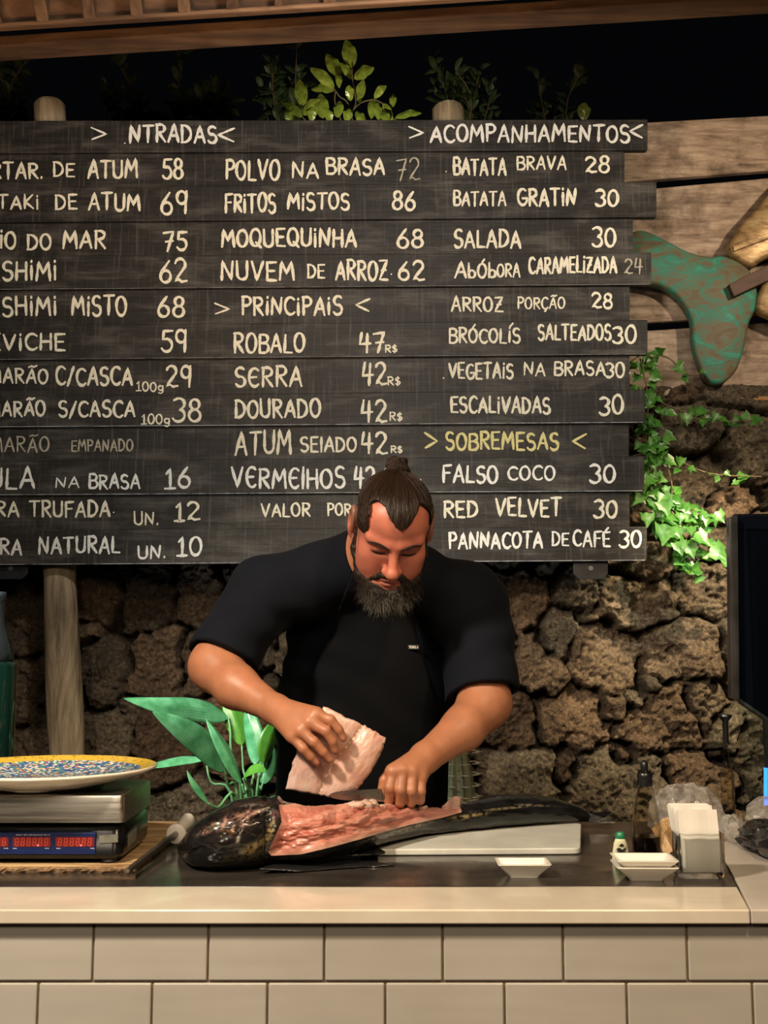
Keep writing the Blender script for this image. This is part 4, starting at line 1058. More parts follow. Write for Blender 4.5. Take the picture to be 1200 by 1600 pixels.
LV = [  # midrib pixels base -> tip with depth, width(px), width dir, material
 ([(372, 1262, 3.28), (356, 1225, 3.24)], [(352, 1207, 3.22), (325, 1168, 3.17), (285, 1138, 3.12), (238, 1112, 3.08)], 46, (0.55, 0.45, 0.70), m_aspi, .3),
 ([(378, 1262, 3.34), (362, 1180, 3.32), (360, 1140, 3.33)], [(357, 1122, 3.34), (320, 1108, 3.30), (260, 1101, 3.22), (193, 1091, 3.16)], 44, (0.1, 0.7, 0.75), m_aspi, .35),
 ([(384, 1262, 3.30), (380, 1200, 3.32)], [(378, 1165, 3.33), (370, 1130, 3.34), (360, 1100, 3.36), (352, 1078, 3.40)], 36, (1, 0.2, 0), m_aspb, .3),
 ([(392, 1262, 3.28), (396, 1215, 3.29)], [(398, 1195, 3.30), (397, 1160, 3.31), (390, 1125, 3.33), (383, 1095, 3.36)], 34, (1, -0.3, 0.1), m_aspi, .3),
 ([(400, 1262, 3.26), (408, 1210, 3.25)], [(412, 1195, 3.25), (420, 1165, 3.25), (428, 1140, 3.26), (440, 1120, 3.28)], 34, (0.8, 0.6, 0.2), m_aspb, .4),
 ([(386, 1262, 3.22), (382, 1240, 3.20)], [(378, 1225, 3.19), (362, 1185, 3.17), (342, 1150, 3.16), (322, 1122, 3.17)], 30, (0.5, 0.8, 0.3), m_aspi, .5),
 ([(396, 1262, 3.24), (388, 1235, 3.2)], [(380, 1216, 3.18), (392, 1206, 3.15), (405, 1202, 3.12), (416, 1205, 3.08)], 22, (0.2, 0.6, 0.7), m_aspb, .3),
 ([(366, 1266, 3.36), (330, 1222, 3.38)], [(322, 1185, 3.40), (285, 1186, 3.38), (250, 1193, 3.36), (225, 1200, 3.34)], 26, (0, 0.9, 0.45), m_aspi, .2),
 ([(404, 1262, 3.34), (408, 1235, 3.34)], [(410, 1225, 3.34), (416, 1205, 3.35), (421, 1180, 3.36), (425, 1150, 3.38)], 30, (1, 0.2, 0.0), m_aspi, .3),
 ([(372, 1266, 3.18), (340, 1262, 3.12)], [(325, 1255, 3.10), (310, 1235, 3.09), (300, 1220, 3.09), (292, 1203, 3.10)], 12, (0.8, 0.5, 0.2), m_aspi, .3),
]
for st, bl, w, wd, mt, fo in LV:
    pts = [root+Vector(((P(st[0][0], 1262, AY).x-root.x)*0.5, (st[0][2]-AY)*0.5, 0.262))]+[P(*q) for q in st]+[P(*bl[0])]
    c = catmull(pts, 5)
    lf = MB(); blade(lf, [P(*q) for q in bl], w/PPM(bl[1][1], bl[1][2]), wd, fo, 9)
    lo = lf.obj('leaf', mt, asp, smooth=True)
    vattr(lo, 'across', np.tile(np.linspace(-1, 1, 9), len(lf.v)//9), 'FLOAT')
    sd = lo.modifiers.new('thick', 'SOLIDIFY'); sd.thickness = 0.0012
    MB().tube(c, [0.0055-0.0025*i/(len(c)-1) for i in range(len(c))], 8).obj('stalk', m_stem, lo, smooth=True)

# --- shrub shoot lit above the menu board
m_shr = leaf_mat('shrub_leaf', (0.17, 0.22, 0.03), (0.38, 0.46, 0.08), 0.26, 60, 0.3)
m_twig = plain('twig', (0.14, 0.10, 0.05), 0.7, 0.3, 30)
SY = 4.86
def shrub_leaf(mb, base, tip, w, Y, dy=0.0, tw=0.3):
    a = P(base[0], base[1], Y); c = P(tip[0], tip[1], Y+dy); mid = a.lerp(c, .5)+Vector((0, -0.012, 0.006))
    t = (c-a).normalized(); side = t.cross(Vector((tw, -1, 0.2))).normalized()
    blade(mb, [a, mid, c], w/PPM(base[1], Y), tuple(side), 0.22, 7, lambda t: max(0.02, math.sin(math.pi*t**0.85)**0.7), 0.06)
def rnd_shrub(name, label, base, spread, hgt, n, seed, mat, leafL, Ys, group=None, dens=7):
    rg = random.Random(seed); o = thing(name, label, 'shrub', tuple(base), group)
    tw = MB(); lf = MB()
    for i in range(n):
        a = rg.uniform(-1, 1); h = hgt*rg.uniform(0.45, 1.0)
        top = Vector(base)+Vector((a*spread, rg.uniform(-.25, .25), h))
        mid = Vector(base).lerp(top, 0.5)+Vector((rg.uniform(-.06, .06), rg.uniform(-.05, .05), 0.05))
        c = catmull([Vector(base)+Vector((a*0.05, 0, -0.05)), mid, top], 6)
        tw.tube(c, [0.006*(1-0.7*k/(len(c)-1)) for k in range(len(c))], 6)
        for k in range(3, len(c)):
            for _ in range(max(1, int(dens*rg.random()*0.5))):
                d = Vector((rg.uniform(-1, 1), rg.uniform(-1, .4), rg.uniform(-.3, 1))).normalized()
                b_ = c[k]; L = leafL*rg.uniform(.6, 1.1)
                blade(lf, [b_, b_+d*L*0.5+Vector((0, 0, 0.01)), b_+d*L], L*0.45, tuple(d.cross(Vector((rg.uniform(-.4, .4), -1, .3)))), 0.25, 5, lambda t: max(.02, math.sin(math.pi*t**0.85)**0.8))
    b0 = Vector(base); tw.tube([Vector((b0.x+.03, b0.y, 2.395)), Vector((b0.x-.02, b0.y, (b0.z+2.4)/2)), b0], 0.009, 6)
    f = lf.obj('foliage', mat, o, smooth=True); tw.obj('stems', m_twig, o, smooth=True)
    return o
sh = thing('lit_shrub', 'leafy green shrub shoot brightly lit above the middle of the menu board', 'shrub', tuple(P(555, 240, SY)))
tw = MB()
for pts in ([(556, 420), (560, 300), (548, 175), (530, 150), (518, 133)], [(548, 178), (556, 160), (551, 125), (550, 105)], [(548, 175), (565, 160), (585, 155)], [(585, 155), (602, 165), (615, 186)], [(560, 250), (510, 210), (474, 185), (472, 165)], [(560, 250), (526, 170), (524, 140)], [(615, 186), (640, 200), (600, 250)]):
    c = catmull([P(x, y, SY) if y != 420 else Vector((P(x, y, SY).x, SY, 2.395)) for x, y in pts], 5); tw.tube(c, 0.0035, 6)
tw.obj('stems', m_twig, sh, smooth=True)
lf = MB()
for b_, t_, w in [((550, 106), (540, 62), 23), ((551, 124), (531, 98), 15), ((553, 123), (585, 106), 22), ((530, 120), (510, 84), 22), ((522, 138), (484, 106), 18), ((524, 140), (486, 140), 18),
                  ((548, 158), (545, 133), 14), ((560, 160), (568, 124), 15), ((473, 166), (468, 124), 21), ((472, 178), (438, 158), 14), ((472, 183), (446, 165), 16), ((474, 180), (500, 155), 18), ((505, 185), (500, 146), 22),
                  ((527, 184), (530, 158), 18), ((585, 154), (604, 134), 13), ((585, 156), (580, 186), 16), ((598, 162), (613, 190), 12), ((613, 168), (615, 147), 11), ((617, 184), (659, 177), 14), ((592, 188), (590, 160), 15),
                  ((541, 190), (546, 170), 16), ((487, 190), (488, 168), 14), ((455, 190), (446, 175), 14), ((570, 196), (556, 174), 16), ((515, 192), (512, 172), 14), ((530, 116), (530, 138), 12), ((604, 195), (600, 172), 14)]:
    rr = random.Random(int(b_[0]*7+b_[1]))
    shrub_leaf(lf, b_, t_, w, SY+rr.uniform(-.05, .05), rr.uniform(-.04, .02), rr.uniform(-.5, .5))
lf.obj('foliage', m_shr, sh, smooth=True)
sp_ = thing('shrub_sprig', 'single bright leaf sprig poking up behind the right end of the top plank', 'shrub', tuple(P(912, 215, SY)))
lf = MB(); shrub_leaf(lf, (912, 188), (914, 160), 22, SY, -0.02, .2); shrub_leaf(lf, (912, 205), (900, 186), 16, SY, 0, .2); lf.obj('leaves', m_shr, sp_, smooth=True)
MB().tube([Vector((P(905, 300, SY).x, SY, 2.395)), P(908, 300, SY), P(912, 215, SY), P(912, 186, SY)], 0.003, 6).obj('stem', m_twig, sp_, smooth=True)
m_dkl = leaf_mat('dim_leaf', (0.03, 0.05, 0.02), (0.09, 0.13, 0.06), 0.5, 30, 0.2)
for i, (px, py, h, sp, n, lab) in enumerate([(10, 215, .58, .20, 10, 'dim shrub behind the left log post top'), (180, 215, .50, .17, 8, 'dim shrub behind the first heading at left'), (310, 215, .56, .16, 9, 'dim thin shrub between the first heading and the lit shoot'),
                                             (735, 215, .56, .20, 14, 'dim bushy shrub just behind the right log post top'), (880, 215, .44, .14, 6, 'dim small shrub well right of the right log post top'), (440, 215, .58, .15, 8, 'dim shrub behind the left side of the lit shoot')]):
    rnd_shrub('dark_shrub', lab, (P(px, py, 5.3).x, 5.3+0.35*(i % 2), P(px, 215, 5.3+0.35*(i % 2)).z-0.10), sp, h, n, 40+i, m_dkl, 0.085, 5.3, 'dim shrubs in the dark beyond the menu board')

# --- ivy on the wall at the right
m_ivy = leaf_mat('ivy_leaf', (0.03, 0.13, 0.02), (0.12, 0.32, 0.05), 0.35, 40, 0.25)
iv = thing('ivy', 'green ivy hanging down the stone wall at the right end of the menu board', 'climbing plant', tuple(P(1010, 560, 4.2)))
rg = random.Random(12)
stems = [[(985, 565, 4.12), (1010, 552, 4.18), (1045, 560, 4.2), (1075, 585, 4.2), (1100, 582, 4.22)], [(1000, 560, 4.15), (1012, 620, 4.15), (1010, 700, 4.14), (1018, 770, 4.13), (1035, 840, 4.12)],
         [(1012, 620, 4.15), (1060, 640, 4.2), (1110, 655, 4.2), (1165, 660, 4.2)], [(1010, 700, 4.14), (1050, 715, 4.18), (1110, 740, 4.2), (1190, 745, 4.22)],
         [(1018, 770, 4.13), (1050, 800, 4.12), (1090, 845, 4.1), (1135, 868, 4.1)], [(1010, 740, 4.14), (1035, 760, 4.12), (1075, 790, 4.12), (1105, 812, 4.12)], [(1020, 780, 4.12), (1060, 850, 4.1), (1085, 885, 4.1)], [(1005, 640, 4.13), (1030, 690, 4.12), (1050, 760, 4.11), (1040, 800, 4.1)]]
tw = MB(); spots = []
for s in stems:
    c = catmull([P(*q) for q in s], 6); tw.tube(c, 0.0028, 6); spots.append(c)
tw.obj('vines', m_twig, iv, smooth=True)
def ivy_leaf(mb, base, d, L, nrm):
    d = Vector(d).normalized(); n = Vector(nrm); n = (n-d*n.dot(d)).normalized(); w = d.cross(n)
    out = [(0, 0), (.10, .26), (.02, .50), (.30, .44), (.52, .40), (.58, .26), (.80, .12), (1, 0)]
    pts = [(t, s) for t, s in out]+[(t, -s) for t, s in out[-2:0:-1]]
    ctr_ = Vector(base)+d*L*0.4-n*L*0.05
    v = [ctr_]+[Vector(base)+d*(t*L)+w*(s*L)+n*(abs(s)*0.25*L-(t-.4)**2*0.25*L) for t, s in pts]
    mb.add(v, [(0, i, i % (len(pts))+1) for i in range(1, len(pts)+1)])
lf = MB()
cnt = [12, 40, 16, 16, 40, 36, 34, 26]
for c, n in zip(spots, cnt):
    for i in range(n):
        q = c[rg.randrange(len(c))]+Vector((rg.uniform(-.03, .03), rg.uniform(-.03, .03), rg.uniform(-.03, .03)))
        L = rg.uniform(0.028, 0.060)
        ivy_leaf(lf, q, (rg.uniform(-.9, .9), rg.uniform(-.4, .1), rg.uniform(-1, .1)), L, (rg.uniform(-.7, .7), -1, rg.uniform(-.2, .8)))
for (bx, by, tx, ty) in [(1010, 800, 1012, 824), (1040, 818, 1036, 852), (1058, 824, 1064, 842), (1085, 833, 1110, 852), (1110, 855, 1138, 876), (1035, 780, 1045, 806), (1020, 745, 1005, 760), (1000, 770, 988, 790), (1075, 850, 1085, 872), (1060, 845, 1066, 868)]:
    a = P(bx, by, 4.06); c = P(tx, ty, 4.05); ivy_leaf(lf, a, c-a, (c-a).length*1.05, (rg.uniform(-.3, .3), -1, .45))
lf.obj('foliage', m_ivy, iv, smooth=True)

# --- grey green spiny cactus behind the person's forearm
m_cac = plain('cactus_skin', (0.15, 0.16, 0.10), 0.6, 0.25, 14, 0.3); m_spine = plain('pale_spine', (0.62, 0.58, 0.48), 0.6)
q = P(712, 1200, 3.5)
ca = thing('cactus', 'grey green ribbed cactus with pale spines standing behind the person', 'cactus', (q.x, q.y, 0))
rows = []
ztop = P(712, 1140, 3.5).z
nS = 60
for i in range(26):
    z = ztop*i/25 if i < 25 else ztop; r = 0.055*(1-max(0, (i-20)/5)**2*0.9)
    rows.append([(q.x+r*(1+0.14*math.cos(10*2*math.pi*j/nS))*math.cos(2*math.pi*j/nS), q.y+r*(1+0.14*math.cos(10*2*math.pi*j/nS))*math.sin(2*math.pi*j/nS), z) for j in range(nS)])
loft(MB(), rows).obj('body', m_cac, ca, smooth=True)
spm = MB()
for k in range(10):
    a = 2*math.pi*k/10
    for zi in range(30):
        z = 0.55+zi*0.034
        if z > ztop-0.03: break
        o_ = Vector((q.x+0.0615*math.cos(a), q.y+0.0615*math.sin(a), z))
        for s in (-1, 0, 1):
            d = Vector((math.cos(a+s*0.9), math.sin(a+s*0.9), 0.05)); spm.tube([o_, o_+d*0.024], [0.0014, 0.0004], 4)
spm.obj('spines', m_spine, ca)

# --- carved fish tail sculpture on the fence
m_teal, nt, b = new_mat('teal_paint'); setc(b, (0.05, 0.25, 0.17), 0.6)
f1 = noise(nt, texco(nt, scale=(3.5, 3, 7), rot=(0, math.radians(35), 0)), 2.6, 6, 0.65, 1.2)
nt.links.new(ramp(nt, f1, [(0.30, (0.13, 0.085, 0.05)), (0.44, (0.16, 0.135, 0.075)), (0.55, (0.045, 0.22, 0.15)), (0.72, (0.06, 0.34, 0.235))]), b.inputs['Base Color']); bump(nt, b, f1, 0.4, 0.008)
m_gold, nt, b = new_mat('golden_wood'); setc(b, (0.45, 0.28, 0.12), 0.42, metal=0.35)
f1 = noise(nt, texco(nt, scale=(5, 2, 12), rot=(0, math.radians(-50), 0)), 2.4, 6, 0.65)
nt.links.new(ramp(nt, f1, [(0.3, (0.14, 0.075, 0.03)), (0.5, (0.42, 0.27, 0.12)), (0.72, (0.66, 0.48, 0.25))]), b.inputs['Base Color']); bump(nt, b, f1, 0.4, 0.006)
m_brn = wood('brown_strut', (0.06, 0.025, 0.015), (0.14, 0.065, 0.035), 0.6, (6, 3, 12))
TYs = FY-0.075
fs = thing('fish_sculpture', 'carved fish sculpture with teal tail and golden body on the fence at right', 'sculpture', tuple(P(1120, 480, TYs)))
tail = [(989, 363), (1010, 362), (1040, 376), (1075, 394), (1105, 401), (1132, 401), (1160, 413), (1176, 431), (1182, 449), (1181, 480), (1170, 505), (1164, 535), (1157, 562), (1146, 585), (1124, 601), (1104, 594), (1089, 565), (1081, 534), (1079, 500), (1062, 469), (1042, 452), (1015, 444), (980, 440), (960, 415), (965, 380)]
def slab(poly, Y, th, nm, mat, par, dome=0.02, inset=0.86):
    n = len(poly); cx = sum(p[0] for p in poly)/n; cy = sum(p[1] for p in poly)/n
    pc = [P(x, y, Y) for x, y in poly]
    # smooth closed outline
    dense = []
    for i in range(n):
        a, b_, c, d = pc[i-1], pc[i], pc[(i+1) % n], pc[(i+2) % n]
        for j in range(4):
            t = j/4; dense.append(0.5*((2*b_)+(c-a)*t+(2*a-5*b_+4*c-d)*t*t+(3*b_-a-3*c+d)*t**3))
    N = len(dense)
    loops = [[p+Vector((0, th, 0)) for p in dense], dense]
    def ins(k):
        o = []
        for i in range(N):
            a = dense[i-1]; b_ = dense[(i+1) % N]; t = (b_-a).normalized(); nn = Vector((t.z, 0, -t.x))
            o.append(nn)
        return o
    nn = ins(0)
    area = sum(dense[i].x*dense[(i+1) % N].z-dense[(i+1) % N].x*dense[i].z for i in range(N))
    sg = -1 if area > 0 else 1
    for dd, yy in ((0.006, -0.008), (0.014, -0.013)):
        loops.append([p+v*(sg*dd)+Vector((0, yy, 0)) for p, v in zip(dense, nn)])
    return loft(MB(), loops).obj(nm, mat, par, auto=60)
slab(tail, TYs, 0.03, 'tail', m_teal, fs)
slab([(1138, 391), (1146, 372), (1158, 352), (1185, 322), (1215, 288), (1260, 250), (1330, 240), (1330, 400), (1250, 400), (1200, 402), (1172, 417)], TYs-0.016, 0.03, 'upper_body_panel', m_gold, fs)
slab([(1183, 470), (1196, 440), (1230, 420), (1330, 420), (1330, 520), (1240, 510), (1204, 497), (1184, 486)], TYs-0.016, 0.03, 'lower_body_panel', m_gold, fs)
MB().prism([P(1139, 444, TYs-0.05), P(1330, 350, TYs-0.05), P(1330, 378, TYs-0.05), P(1147, 463, TYs-0.05)], (0, 0.03, 0)).obj('strut', m_brn, fs, bevel=0.003)
MB().prism([P(1145, 384, TYs-0.045), P(1330, 318, TYs-0.045), P(1330, 326, TYs-0.045), P(1147, 392, TYs-0.045)], (0, 0.014, 0)).obj('edge_ridge', m_gold, fs, bevel=0.002)
MB().box(P(1150, 460, TYs).x, P(1170, 460, TYs).x, TYs+0.0295, FY+0.0, P(1150, 470, TYs).z, P(1150, 430, TYs).z).obj('mount', m_brn, fs)

# --- glass screen at the right end, black screen behind it, and bottles
m_pane = glass('thick_clear_glass', (0.86, 0.92, 0.92), 0.01)
gb = G(1162, 1292); GYY = gb.y
zt_ = P(1142, 805, GYY).z
xg = gb.x
gp = MB().hexa([(xg, GYY, CT+0.001), (xg+0.62, GYY-0.05, CT+0.001), (xg+0.622, GYY-0.038, CT+0.001), (xg+0.002, GYY+0.012, CT+0.001), (xg, GYY, zt_), (xg+0.62, GYY-0.05, zt_), (xg+0.622, GYY-0.038, zt_), (xg+0.002, GYY+0.012, zt_)])
tag(gp.obj('glass_screen', m_pane, bevel=0.0015), 'tall clear glass screen standing at the right end of the counter', 'glass screen')
m_scr, nt, b = new_mat('black_screen'); setc(b, (0.004, 0.005, 0.010), 0.12, spec=0.5)
f = noise(nt, texco(nt), 160, 2); nt.links.new(ramp(nt, f, [(0.74, (0.004, 0.005, 0.010)), (0.80, (0.10, 0.11, 0.13))]), b.inputs['Base Color'])
m_blled, nt, b = new_mat('blue_light_strip'); setc(b, (0.02, 0.12, 0.6), 0.4, emis=(0.03, 0.22, 1.0), estr=3.0)
bs = thing('display_case', 'black fronted display cabinet at the right edge with a blue light strip', 'display cabinet', (xg+0.3, GYY+0.2, CT))
Yd = GYY+0.06
q = [P(1157, 1096, Yd), P(1330, 1215, Yd), P(1330, 800, Yd), P(1147, 803, Yd)]
MB().prism(q, (0, 0.02, 0)).obj('black_front', m_scr, bs, bevel=0.003)
q = [P(1143, 1090, Yd-0.02), P(1156, 1094, Yd-0.02), P(1153, 806, Yd-0.02), P(1140, 808, Yd-0.02)]
m_edge = plain('smoky_edge', (0.045, 0.04, 0.04), 0.15, 0.5, 9, spec=0.6)
MB().prism(q, (0, 0.03, 0)).obj('side_edge', m_edge, bs, bevel=0.002)
q = [P(1157, 1098, Yd-.004), P(1330, 1217, Yd-.004), P(1330, 1208, Yd-.004), P(1157, 1092, Yd-.004)]
MB().prism(q, (0, 0.03, 0)).obj('sloping_rail', plain('grey_rail', (0.10, 0.10, 0.11), 0.3, 0.2, 20, metal=0.5), bs, bevel=0.002)
zr = P(1200, 1262, Yd).z
MB().box(P(1197, 1200, Yd).x, P(1204, 1200, Yd).x, Yd, Yd+0.012, CT+0.0, P(1198, 1120, Yd).z).obj('upright', m_edge, bs)
MB().tube([P(1196.5, 1200, Yd-.01), P(1196.5, 1258, Yd-.01)], 0.005, 12).obj('light_strip', m_blled, bs)
MB().box(P(1260, 1200, Yd).x, P(1330, 1200, Yd).x, Yd+0.021, Yd+0.25, CT, P(1200, 900, Yd).z).obj('cabinet_body', m_blk2, bs)

def bottle(px, pyb, Yoff, prof_px, mat, label, capmat, cap_px, name='glass_bottle', zfloor=None, axis=None):
    pass
# clear bottle with black pourer behind the glass edge
q = G(1143, 1286); q.z = CT+0.001; s_ = 1/PPM(1220, q.y)
def bz(y, Y=q.y): return P(1143, y, Y).z-q.z
vb = thing('vinegar_bottle', 'tall clear glass bottle with black spout beside the glass screen edge', 'bottle', tuple(q))
rows = []
def sqr(w, z, r): return [(q.x+x, q.y+0.02+y, q.z+z) for x, y in rrect(-w/2, w/2, -w/2, w/2, min(r, w*0.499), 5)]
rows = [sqr(17*s_, 0, .004), sqr(18*s_, .004, .005), sqr(18*s_, bz(1215), .005), sqr(16*s_, bz(1205), .006), sqr(9*s_, bz(1193), .005), sqr(7*s_, bz(1186), .004), sqr(7*s_, bz(1162), .004)]
ri = [sqr(5*s_, bz(1162), .003), sqr(5*s_, bz(1186), .003), sqr(13*s_, bz(1205), .005), sqr(15*s_, bz(1215), .004), sqr(15*s_, .008, .004)]
loft(MB(), rows).obj('glass_body', m_bot, vb, auto=40)
c = (q.x, q.y+0.02, q.z)
MB().lathe([(4.6*s_, bz(1163)), (4.6*s_, bz(1128)), (6*s_, bz(1126)), (11*s_, bz(1120)), (10*s_, bz(1117)), (0, bz(1117))], c, 24).obj('pourer', m_rub, vb, auto=40)
# green bottle at the left edge
m_gg, nt, b = new_mat('green_glass'); setc(b, (0.005, 0.026, 0.020), 0.10, spec=0.6, coat=0.3)
q = G(-20, 1290); q.z = CT+0.001; q.y += 0.0; s_ = 1/PPM(1150, q.y)
def bz(y): return P(-14, y, q.y).z-q.z
gbt = thing('green_bottle', 'tall dark green bottle at the left edge behind the decorated plate', 'bottle', tuple(q))
R_ = 35*s_
MB().lathe([(R_*.9, 0), (R_, .006), (R_, bz(1042)), (R_*.93, bz(1034))], tuple(q), 40).obj('body', m_gg, gbt, smooth=True)
m_cg = plain('pale_blue_glass', (0.035, 0.05, 0.06), 0.08, 0.2, 10, trans=0.4)
MB().lathe([(R_*.86, bz(1034)), (R_*.80, bz(1018)), (R_*.58, bz(996)), (R_*.40, bz(970)), (R_*.36, bz(940)), (R_*.40, bz(938)), (R_*.40, bz(925)), (0, bz(924))], tuple(q), 36).obj('neck', m_cg, gbt, smooth=True)
# ------------------------------------------------------------------ FISH
def inpoly(px, py, poly):
    c = np.zeros(px.shape, bool); n = len(poly)
    for i in range(n):
        x0, y0 = poly[i]; x1, y1 = poly[(i+1) % n]
        m = ((y0 > py) != (y1 > py)) & (px < (x1-x0)*(py-y0)/((y1-y0) if y1 != y0 else 1e-9)+x0)
        c ^= m
    return c
def polydist(px, py, poly):
    d = np.full(px.shape, 1e9); n = len(poly)
    for i in range(n):
        x0, y0 = poly[i]; x1, y1 = poly[(i+1) % n]; dx, dy = x1-x0, y1-y0
        t = np.clip(((px-x0)*dx+(py-y0)*dy)/(dx*dx+dy*dy+1e-9), 0, 1)
        d = np.minimum(d, np.hypot(px-x0-t*dx, py-y0-t*dy))
    return d
FTOP = [(279, 1322), (290, 1306), (310, 1290), (340, 1272), (370, 1260), (400, 1254), (425, 1256), (445, 1264), (480, 1266), (540, 1260), (600, 1257), (660, 1260), (715, 1262), (740, 1254), (780, 1247), (830, 1245), (870, 1250), (905, 1262), (938, 1280)]
FBOT = [(279, 1334), (290, 1349), (310, 1361), (340, 1366), (370, 1365), (400, 1362), (425, 1359), (445, 1356), (480, 1352), (540, 1340), (600, 1322), (660, 1308), (715, 1301), (740, 1299), (780, 1295), (830, 1291), (870, 1288), (905, 1286), (938, 1285)]
NS = 460; NT = 264
xs_ = np.linspace(279.5, 938, NS)
tp = np.interp(xs_, *zip(*FTOP)); bt = np.interp(xs_, *zip(*FBOT))
def sm1(a, k=9):
    p = np.pad(a, k, 'edge'); return np.convolve(p, np.hanning(2*k+1)/np.hanning(2*k+1).sum(), 'valid')
tp = sm1(tp, 8); bt = sm1(bt, 9)
zb_ = CT+0.0012+(CBT+0.0016)*np.clip((xs_-415)/80, 0, 1)
cent = []; HZ = []; HD = []
for x, a, c, zb0 in zip(xs_, tp, bt, zb_):
    g = G(x, c, zb0); m = PPM((a+c)/2, g.y+0.05); hz_ = max(0.0035, (c-a)/(2.06*m)); hd_ = hz_*(1.22 if x < 480 else 1.30)
    cent.append((g.x*(1+hd_*0.8/g.y), g.y+hd_*0.82, zb0+hz_)); HZ.append(hz_); HD.append(hd_)
cent = np.array(cent); HZ = np.array(HZ); HD = np.array(HD)
tg = np.gradient(cent[:, :2], axis=0); tg /= np.linalg.norm(tg, axis=1)[:, None]
tg = np.stack([sm1(tg[:, 0], 22), sm1(tg[:, 1], 22)], 1); tg /= np.linalg.norm(tg, axis=1)[:, None]
wt = np.clip((xs_-279)/60, 0, 1)[:, None]
sd_ = np.stack([tg[:, 1], -tg[:, 0]], 1)*0.6*wt+np.array([0.0, -1.0])*(1-0.6*wt); sd_ /= np.linalg.norm(sd_, axis=1)[:, None]
th = np.linspace(0, 2*np.pi, NT, endpoint=False)              # 0 = towards viewer, pi/2 = up
ct, st = np.cos(th), np.sin(th)
se = 0.86
cx_ = np.sign(ct)*np.abs(ct)**se; sx_ = np.sign(st)*np.abs(st)**se
FP = np.zeros((NS, NT, 3))
FP[..., 0] = cent[:, None, 0]+HD[:, None]*cx_[None]*sd_[:, None, 0]
FP[..., 1] = cent[:, None, 1]+HD[:, None]*cx_[None]*sd_[:, None, 1]
FP[..., 2] = cent[:, None, 2]+HZ[:, None]*sx_[None]
nrm = np.zeros_like(FP); nrm[..., 0] = cx_*sd_[:, None, 0]; nrm[..., 1] = cx_*sd_[:, None, 1]; nrm[..., 2] = sx_[None]
nrm /= np.linalg.norm(nrm, axis=-1)[..., None]
ZONE = [(436, 1258), (455, 1256), (480, 1252), (500, 1250), (540, 1244), (600, 1240), (660, 1244), (700, 1246), (718, 1258), (722, 1269), (690, 1278), (640, 1289), (600, 1300), (560, 1312), (520, 1323), (470, 1335), (424, 1337), (419, 1331), (430, 1306), (440, 1284)]
PX, PY = proj(FP)
vis = (th < np.pi*0.92) | (th > np.pi*1.80)
zin = inpoly(PX, PY, ZONE) & vis[None]
zd = polydist(PX, PY, ZONE)
edge = np.clip(zd/10, 0, 1)
ribs = np.sin((PX*0.30+PY*0.62)/3.1+1.5*fbm(PX/40, PY/20, oct=2, seed=4))
nz1 = fbm(PX/16, PY/9, oct=4, seed=14)
disp = np.where(zin, -0.010*edge+0.0022*ribs*np.clip((PX-430)/50, 0, 1)*edge+0.0040*nz1*edge, 0)
# head relief: jaw line, gill cover rim, folded collar skin
hd = PX < 440
gill = 0.006*np.exp(-((PX-(428-0.10*(PY-1300)))/7)**2)*np.clip((1345-PY)/40, 0, 1)
fold = 0.004*np.sin(PY/3.2+PX/9)*np.exp(-((PX-412)/22)**2-((PY-1272)/16)**2)
jaw = -0.006*np.exp(-((PY-(1338-0.35*(PX-279)))/3.0)**2)*np.clip((318-PX)/12, 0, 1)
eye_s = -0.004*np.exp(-((PX-352)/9)**2-((PY-1303)/7)**2)
disp = disp+np.where(hd & vis[None], gill+fold+jaw+eye_s+0.0012*fbm(PX/16, PY/12, oct=3, seed=9), 0)+np.where(~hd & ~zin, 0.0008*fbm(PX/20, PY/8, oct=3, seed=19), 0)
FP = FP+nrm*disp[..., None]
zmin = (zb_[:, None])
FP[..., 2] = np.maximum(FP[..., 2], zmin)
# colours: black skin, scratches, gold flecks
def blob(x, y, rx, ry, rot=0):
    c, s = math.cos(rot), math.sin(rot); u = (PX-x)*c+(PY-y)*s; v = -(PX-x)*s+(PY-y)*c
    return np.exp(-(u/rx)**2-(v/ry)**2)
base_c = np.array([0.0075, 0.0075, 0.008])
COLR = np.ones(FP.shape)*base_c*(1+0.5*fbm(PX/25, PY/10, oct=3, seed=2))[..., None]
grain = np.clip(0.55+0.9*fbm(PX/4, PY/3, oct=3, seed=77), 0, 1.3)
def paint(x, y, rx, ry, rot, col, amt=1.0, g=True):
    global COLR
    w = np.clip(blob(x, y, rx, ry, rot)*1.6*(grain if g else 1)*amt, 0, 1)*vis[None]
    COLR = COLR*(1-w[..., None])+np.array(col)*w[..., None]
pink = (0.36, 0.20, 0.16); gold = (0.24, 0.17, 0.075); olive = (0.055, 0.045, 0.025); sil = (0.30, 0.27, 0.24)
paint(372, 1285, 34, 16, -.5, (0.05, 0.028, 0.02), .8); paint(398, 1330, 30, 11, -.25, olive, 1); paint(345, 1352, 26, 8, -.2, olive, .9)
